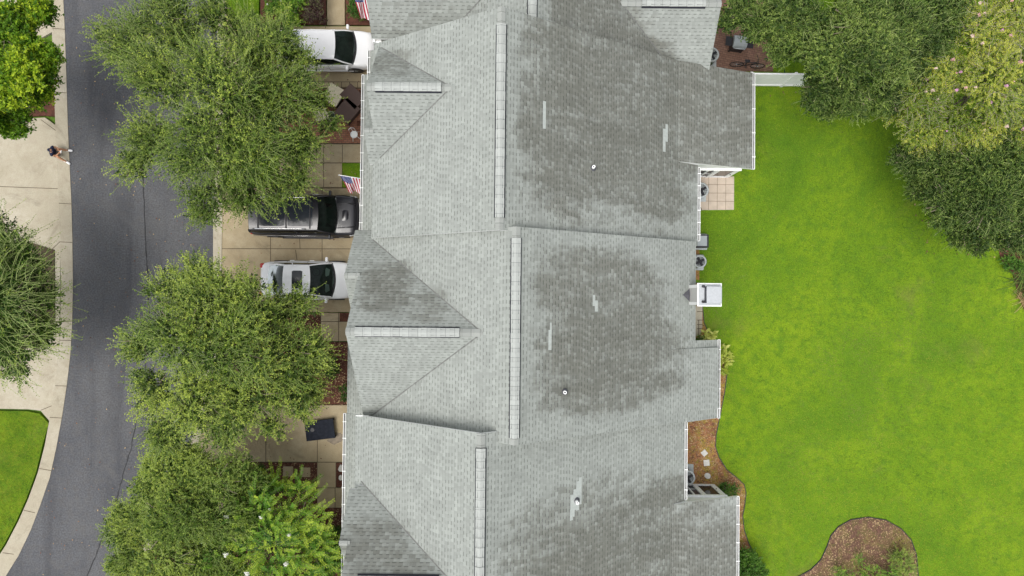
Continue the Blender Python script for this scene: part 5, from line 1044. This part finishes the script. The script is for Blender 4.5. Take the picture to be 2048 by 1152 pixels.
def stone(name, label, px, w_, d_, rz, h, mat, group, rough=0.0, cat='paving slab', seed=1, z=.085):
    b_ = U(*px, z); rr = random.Random(seed); o = MB()
    if rough: n = 9; pts = [(b_.x + w_ / 2 * math.cos(2 * math.pi * k / n) * (1 + rr.uniform(-rough, rough)), b_.y + d_ / 2 * math.sin(2 * math.pi * k / n) * (1 + rr.uniform(-rough, rough))) for k in range(n)]
    else: pts = [(b_.x + x * math.cos(rz) - y * math.sin(rz), b_.y + x * math.sin(rz) + y * math.cos(rz)) for x, y in ((-w_ / 2, -d_ / 2), (w_ / 2, -d_ / 2), (w_ / 2, d_ / 2), (-w_ / 2, d_ / 2))]
    o.prism(pts, z - .04, z + h); return tag(o.build(name, M[mat], origin=(b_.x, b_.y, z), bevel=.012), label, cat, group)
G1 = 'pale stepping stones in the back bed'
stone('stepping_stone', 'pale square stepping stone nearest the round lawn bulge, topmost of the three', (1408.5, 906), .27, .27, R(42), .03, 'stone', G1)
stone('stepping_stone', 'pale square stepping stone in the middle of the three', (1413, 925.5), .29, .30, R(6), .03, 'stone', G1)
stone('stepping_stone', 'pale chipped stepping stone lowest of the three, nearest the sun room door', (1415, 951.5), .32, .30, R(10), .03, 'stone', G1, rough=.1, seed=4)
G2 = 'square slabs set in the front mulch bed'
stone('stepping_stone', 'square tan slab half covered by the white flowering myrtle', (576, 943), .50, .50, 0, .02, 'concrete', G2)
stone('stepping_stone', 'square tan slab lying clear in the mulch right of the white flowering myrtle', (611, 944.5), .48, .47, 0, .02, 'concrete', G2)
G3 = 'white rocks beside the front gutter'
stone('rock', 'larger white rock in the small mulch square beside the gutter', (683, 936), .26, .38, 0, .1, 'stone', G3, .22, 'rock', 3)
stone('rock', 'smaller white rock in the small mulch square beside the gutter', (682, 955), .22, .26, 0, .08, 'stone', G3, .18, 'rock', 6)
# air conditioners
def ac(label, px, r_, padw, padd, mat='metal_dark', ringmat='pad', group='air conditioning units along the back wall', h=.75):
    b_ = U(*px, 0); e = thing('air_conditioner', label, 'air conditioner', (b_.x, b_.y, .06), group=group, local=True)
    o = MB(); o.box((0, 0, .05), (padw, padd, .1)); o.build('pad', M['pad'], e, bevel=.08)
    o = MB(); o.lathe((0, 0, .1), [(r_, 0), (r_, h - .05), (r_ + .02, h - .04), (r_ + .02, h), (r_ - .06, h + .01), (r_ - .07, h - .03)], 28); o.build('casing', M[ringmat], e)
    o = MB(); o.lathe((0, 0, h + .06), [(r_ - .065, 0), (r_ - .065, .01)], 28); o.build('fan_recess', M['black'], e)
    o = MB()
    for k in range(4): a = k * math.pi / 2 + .5; o.box((math.cos(a) * r_ * .42, math.sin(a) * r_ * .42, h + .085), (r_ * .75, .12, .012), a)
    o.lathe((0, 0, h + .07), [(.07, 0), (.06, .05)], 16); o.build('fan', M['metal_dark'], e)
    o = MB()
    for q in range(1, 6): o.torus((0, 0, h + .115), (r_ - .05) * q / 5.5, .005, 28, 4, axis='Z')
    for k in range(6): a = k * math.pi / 3; o.tube([(0, 0, h + .12), (math.cos(a) * (r_ - .05), math.sin(a) * (r_ - .05), h + .115)], .006, 4)
    o.build('grille', M['metal_dark'], e)
ac('round grey air conditioner on the slab patio below the upper sun room', (1392, 386), .36, .95, .9, ringmat='pad')
ac('smaller grey air conditioner on a rounded pad between the square box and the chimney', (1390, 525), .30, .80, .78)
ac('air conditioner on a rounded pad in the lower bed above the sun room door', (1366, 946), .34, .98, .95)
ac('air conditioner on the brown paving beside the top house', (1413, 122), .34, .92, .90)
b_ = U(1398, 484, 0); e = thing('utility_box', 'square grey utility box with a dark recessed lid between the patio and the chimney', 'utility box', (b_.x, b_.y, .06), local=True)
o = MB(); o.box((0, 0, .05), (.76, .80, .1)); o.build('pad', M['pad'], e, bevel=.05); o = MB(); o.box((0, 0, .35), (.60, .64, .5)); o.build('casing', M['metal_dark'], e, bevel=.02); o = MB(); o.box((-.02, 0, .61), (.46, .50, .03)); o.build('lid', M['grey_plastic'], e, bevel=.01)
b_ = U(1397.5, 418.5, .08); o = MB()
for k in range(3): o.torus((b_.x, b_.y, .12 + k * .02), .12 - .008 * k, .011, 26, 6, axis='Z')
tag(o.build('hose_coil', M['rubber'], origin=(b_.x, b_.y, .08)), 'small dark coiled hose at the lower corner of the slab patio', 'hose')
# white vinyl fence
e = thing('vinyl_fence', 'white solid board fence running from the house corner under the garden tree', 'fence', (13.3, 10.8, .06), local=True)
o = MB()
for k in range(21): o.box((-2.0 + .205 * k, 0, .95), (.198, .03, 1.6))
o.build('board', M['white'], e)
for z_ in (.18, 1.78): o = MB(); o.box((0, -.01, z_), (4.3, .07, .14)); o.build('rail', M['white'], e, bevel=.006)
for x in (-2.1, 0, 2.15): o = MB(); o.box((x, 0, .95), (.12, .12, 1.9)); p_ = o.build('post', M['white'], e, bevel=.006); o = MB(); o.box((x, 0, 1.92), (.15, .15, .03)); o.build('cap', M['white'], p_, bevel=.01)
b_ = U(1507, 190, 0); o = MB(); o.tube([(11.15, 10.5, 2.35), (11.45, 10.3, .1), (11.9, 9.7, .08)], .035, 8); tag(o.build('downpipe', M['white'], origin=(11.15, 10.5, 0)), 'white downpipe extension at the porch corner beside the fence', 'downpipe')
# bicycle and barbecue on the brown paving
b_ = U(1488, 136, 0); e = thing('bicycle', 'black bicycle standing on the brown paving beside the garden tree', 'bicycle', (b_.x, b_.y, .075), R(-4), local=True)
for x in (-.50, .52):
    w0 = bpy.data.objects.new('wheel', None); COL.objects.link(w0); w0.parent = e; w0['local'] = True; o = MB(); o.torus((x, 0, .34), .325, .019, 34, 6); o.build('tyre', M['rubber'], w0); o = MB()
    for k in range(14): a = k * math.pi / 7; o.tube([(x, 0, .34), (x + .315 * math.cos(a), 0, .34 + .315 * math.sin(a))], .003, 3)
    o.lathe((x, 0, .34), [(.025, -.04), (.025, .04)], 10, axis='Y'); o.build('spokes', M['metal_light'], w0)
o = MB()
for a, c in (((-.05, 0, .30), (-.12, 0, .72)), ((-.05, 0, .30), (.36, 0, .76)), ((-.12, 0, .70), (.34, 0, .80)), ((.52, 0, .34), (.34, 0, .82)), ((-.50, 0, .34), (-.05, 0, .30)), ((-.50, 0, .34), (-.12, 0, .70)), ((-.12, 0, .70), (-.15, 0, .88))): o.tube([a, c], .018, 8)
o.build('frame', M['black'], e); o = MB(); o.tube([(.34, 0, .82), (.32, 0, .96)], .015, 6); o.tube([(.26, -.28, .98), (.34, -.12, .97), (.34, .12, .97), (.26, .28, .98)], .014, 6); o.build('handlebar', M['black'], e)
o = MB(); o.box((-.16, 0, .91), (.26, .13, .05)); o.build('saddle', M['black'], e, bevel=.03); o = MB(); o.torus((-.05, -.05, .30), .09, .008, 18, 5); o.tube([(-.05, -.09, .30), (.05, -.1, .18)], .01, 5); o.tube([(-.05, -.1, .30), (-.05, .1, .30)], .015, 6); o.tube([(-.05, .09, .30), (-.15, .1, .42)], .01, 5); ck = o.build('crank', M['metal_dark'], e)
for pp in ((.05, -.14, .18), (-.15, .14, .42)): o = MB(); o.box(pp, (.09, .08, .02)); o.build('pedal', M['black'], ck)
b_ = U(1468, 97, 0); e = thing('barbecue_grill', 'black barbecue grill with a light grey lid on the brown paving', 'barbecue', (b_.x, b_.y, .075), R(-6), local=True)
o = MB(); o.box((0, 0, .45), (.62, .52, .6)); o.build('cabinet', M['metal_dark'], e, bevel=.01); o = MB(); P = []
for i in range(9): a = math.pi * i / 8; P.append([Vector((x, .30 * math.cos(a) * -1, .78 + .24 * math.sin(a))) for x in (-.33, -.1, .1, .33)])
o.grid(P); k = o.add([p[0] for p in P]); o.face(range(k, k + 9)); k = o.add([p[-1] for p in P]); o.face(range(k, k + 9)); o.build('lid', M['grey_plastic'], e)
o = MB(); o.tube([(-.27, -.36, .86), (.27, -.36, .86)], .03, 10); o.tube([(-.27, -.28, .86), (-.27, -.36, .86)], .012, 6); o.tube([(.27, -.28, .86), (.27, -.36, .86)], .012, 6); o.build('handle', M['metal_light'], e)
for x in (-.52, .52): o = MB(); o.box((x, 0, .76), (.32, .46, .03)); o.build('side_shelf', M['black'], e, bevel=.01)
for x in (-.28, .28):
    for y in (-.22, .22): o = MB(); o.torus((x, y, .08), .05, .022, 14, 6); o.build('wheel', M['rubber'], e)

# ------------------------------------------------------------------ person sitting on the kerb, facing the road
px0 = U(119, 307, 0); e = thing('person', 'person in a navy top and white shoes sitting on the kerb, hands together', 'person', (px0.x, px0.y, .09), R(-4), local=True)
def skin_obj(name, chains, mat, parent, root=0):
    """chains: list of [(x,y,z,r),...]; shared joints are merged by position"""
    vs, idx, ed, rad = [], {}, [], []
    for ch in chains:
        pr = None
        for x, y, z_, r_ in ch:
            k = (round(x, 4), round(y, 4), round(z_, 4))
            if k not in idx: idx[k] = len(vs); vs.append((x, y, z_)); rad.append(r_)
            i = idx[k]
            if pr is not None: ed.append((pr, i))
            pr = i
    me = bpy.data.meshes.new(name); me.from_pydata(vs, ed, []); me.materials.append(M[mat]); ob = bpy.data.objects.new(name, me); COL.objects.link(ob); ob.parent = parent
    md = ob.modifiers.new('skin', 'SKIN'); md.use_smooth_shade = True
    sv = me.skin_vertices[0].data
    for i, r_ in enumerate(rad): sv[i].radius = (r_ if not isinstance(r_, tuple) else r_) if isinstance(r_, tuple) else (r_, r_)
    sv[root].use_root = True; sb = ob.modifiers.new('sub', 'SUBSURF'); sb.levels = 2; sb.render_levels = 2
    return ob
pel = (-.06, 0, .13, (.15, .12)); sp1 = (-.05, 0, .30, (.12, .10)); ch_ = (.0, 0, .46, (.11, .09)); nk = (.045, 0, .60, .05); hd = (.07, 0, .665, .06)
chains = [[pel, sp1, ch_, nk, hd]]
for sg, kn, ank, toe in ((1, (.28, .14, .40, .062), (.50, .17, .02, .042), (.66, .185, -.045, .035)), (-1, (.24, -.24, .40, .062), (.47, -.40, .02, .042), (.61, -.49, -.045, .035))):
    chains.append([pel, (.02, sg * .10, .15, .088), ((.02 + kn[0]) / 2 + .0, (sg * .10 + kn[1]) / 2, .30, .08), kn, ((kn[0] + ank[0]) / 2 - .02, (kn[1] + ank[1]) / 2, .23, .056), ank])
    sh = (.01, sg * .20, .51, .055); el = (.17, sg * .20, .37, .040); wr = (.325, sg * .075, .46, .026); pm = (.375, sg * .05, .475, .024)
    chains.append([ch_, (.01, sg * .12, .52, .05), sh, (.09, sg * .215, .44, .046), el, (.25, sg * .15, .42, .036), wr, pm])
    for f in range(4):
        b0 = (.395, sg * (.052 - .0) + (f - 1.5) * .017 * 1.0, .482, .0085); l_ = (.030, .036, .034, .026)[f]
        chains.append([pm, b0, (b0[0] + l_, b0[1], .488, .008), (b0[0] + l_ + .012, b0[1] - sg * .012, .470, .0075)])
    chains.append([wr, (.352, sg * .042, .495, .010), (.376, sg * .026, .502, .009), (.395, sg * .018, .498, .008)])
bd = skin_obj('body', chains, 'skin', e)
o = MB()   # head: skull, jaw, nose, ears
def ell(o, c, r3, n=20, m=14, f=None):
    P = []
    for i in range(m + 1):
        th = math.pi * i / m; P.append([Vector(c) + Vector((r3[0] * math.sin(th) * math.cos(2 * math.pi * j / n), r3[1] * math.sin(th) * math.sin(2 * math.pi * j / n), r3[2] * math.cos(th))) for j in range(n + 1)])
    o.grid(P)
hc = (.095, 0, .72)
ell(o, hc, (.098, .078, .115)); ell(o, (.125, 0, .69), (.05, .05, .055)); ell(o, (.182, 0, .735), (.018, .013, .024), 10, 8)
for sg in (-1, 1): ell(o, (.085, sg * .08, .735), (.018, .010, .03), 10, 8)
o.build('head', M['skin'], e); o = MB()
for sg in (-1, 1): ell(o, (.168, sg * .030, .762), (.011, .013, .008), 10, 8)
ell(o, (.170, 0, .695), (.010, .024, .006), 10, 8); o.build('face', M['hair'], e)
o = MB(); P = []
for i in range(10):
    th = math.pi * .60 * i / 9; P.append([Vector(hc) + Vector((-.012, 0, .012)) + Vector((.105 * math.sin(th) * math.cos(2 * math.pi * j / 22) - .012, .088 * math.sin(th) * math.sin(2 * math.pi * j / 22), .120 * math.cos(th))) * (1 + .03 * math.sin(j * 5)) for j in range(23)])
o.grid(P); o.build('cap', M['navy'], e)
o = MB(); o.grid([[Vector((.15 + .085 * i / 4 * math.cos(a) , (.075 + .0 * i) * math.sin(a), .775 - .035 * i / 4 - .01 * abs(math.sin(a)))) for a in [math.pi * (-.5 + j / 10) for j in range(11)]] for i in range(5)]); o.build('cap_brim', M['navy'], e)
skin_obj('shirt', [[(-.07, 0, .16, (.165, .14)), (-.055, 0, .30, (.155, .135)), (.0, 0, .46, (.20, .17)), (.03, 0, .56, .11)], [(.0, 0, .46, (.20, .17)), (.0, .12, .50, .12), (.02, .205, .50, .085), (.075, .222, .455, .066)], [(.0, 0, .46, (.20, .17)), (.0, -.12, .50, .12), (.02, -.205, .50, .085), (.075, -.222, .455, .066)]], 'navy', e)
skin_obj('shorts', [[(-.06, 0, .13, (.17, .13)), (.02, .10, .16, .105), (.17, .12, .285, .094), (.235, .13, .345, .085)], [(-.06, 0, .13, (.17, .13)), (.02, -.10, .16, .105), (.145, -.17, .285, .094), (.205, -.205, .345, .085)]], 'khaki', e)
for (a, c) in (((.47, .167, .0), (.68, .185, -.04)), ((.44, -.385, .0), (.62, -.50, -.04))):
    o = MB(); a, c = Vector(a), Vector(c); o.tube([a + Vector((-.02, 0, .0)), a.lerp(c, .35) + Vector((0, 0, .01)), a.lerp(c, .75), c], [.045, .055, .052, .034], 12); o.build('shoe', M['shoe'], e); o = MB(); o.tube([a + Vector((.0, 0, .0)), a + Vector((-.035, 0, .10))], [.046, .047], 12); o.build('sock', M['shoe'], e)
o = MB(); ph = U(119, 307, 0); o.box((ph.x + .425, ph.y - .03, .09 + .475), (.085, .15, .012), R(-4), rot=None); tag(o.build('phone', M['white'], origin=(ph.x + .42, ph.y - .03, .56), bevel=.004), 'small white phone held in both hands by the seated person', 'phone')

scatter('fallen_leaves', 750, (80, -20, 760, 1190), [offs(KL, 0) + offs(KR, 16)[::-1], [(445, 376), (700, 376), (700, 624), (445, 624)], [(430, 810), (690, 810), (690, 923), (395, 923)], [(560, 60), (720, 60), (720, 375), (560, 375)]], [], .085, .06, .018, 'chip', 97, True, label='fallen leaves scattered over the street and front driveways', cat='fallen leaves')
scatter('fallen_leaves', 900, (1500, 150, 2100, 620), [[(1500, 190), (1760, 200), (1800, 330), (1850, 520), (2050, 520), (2050, 150), (1500, 150)]], [], .11, .07, .022, 'chip', 98, True, label='fallen leaves on the back lawn below the garden trees', cat='fallen leaves')
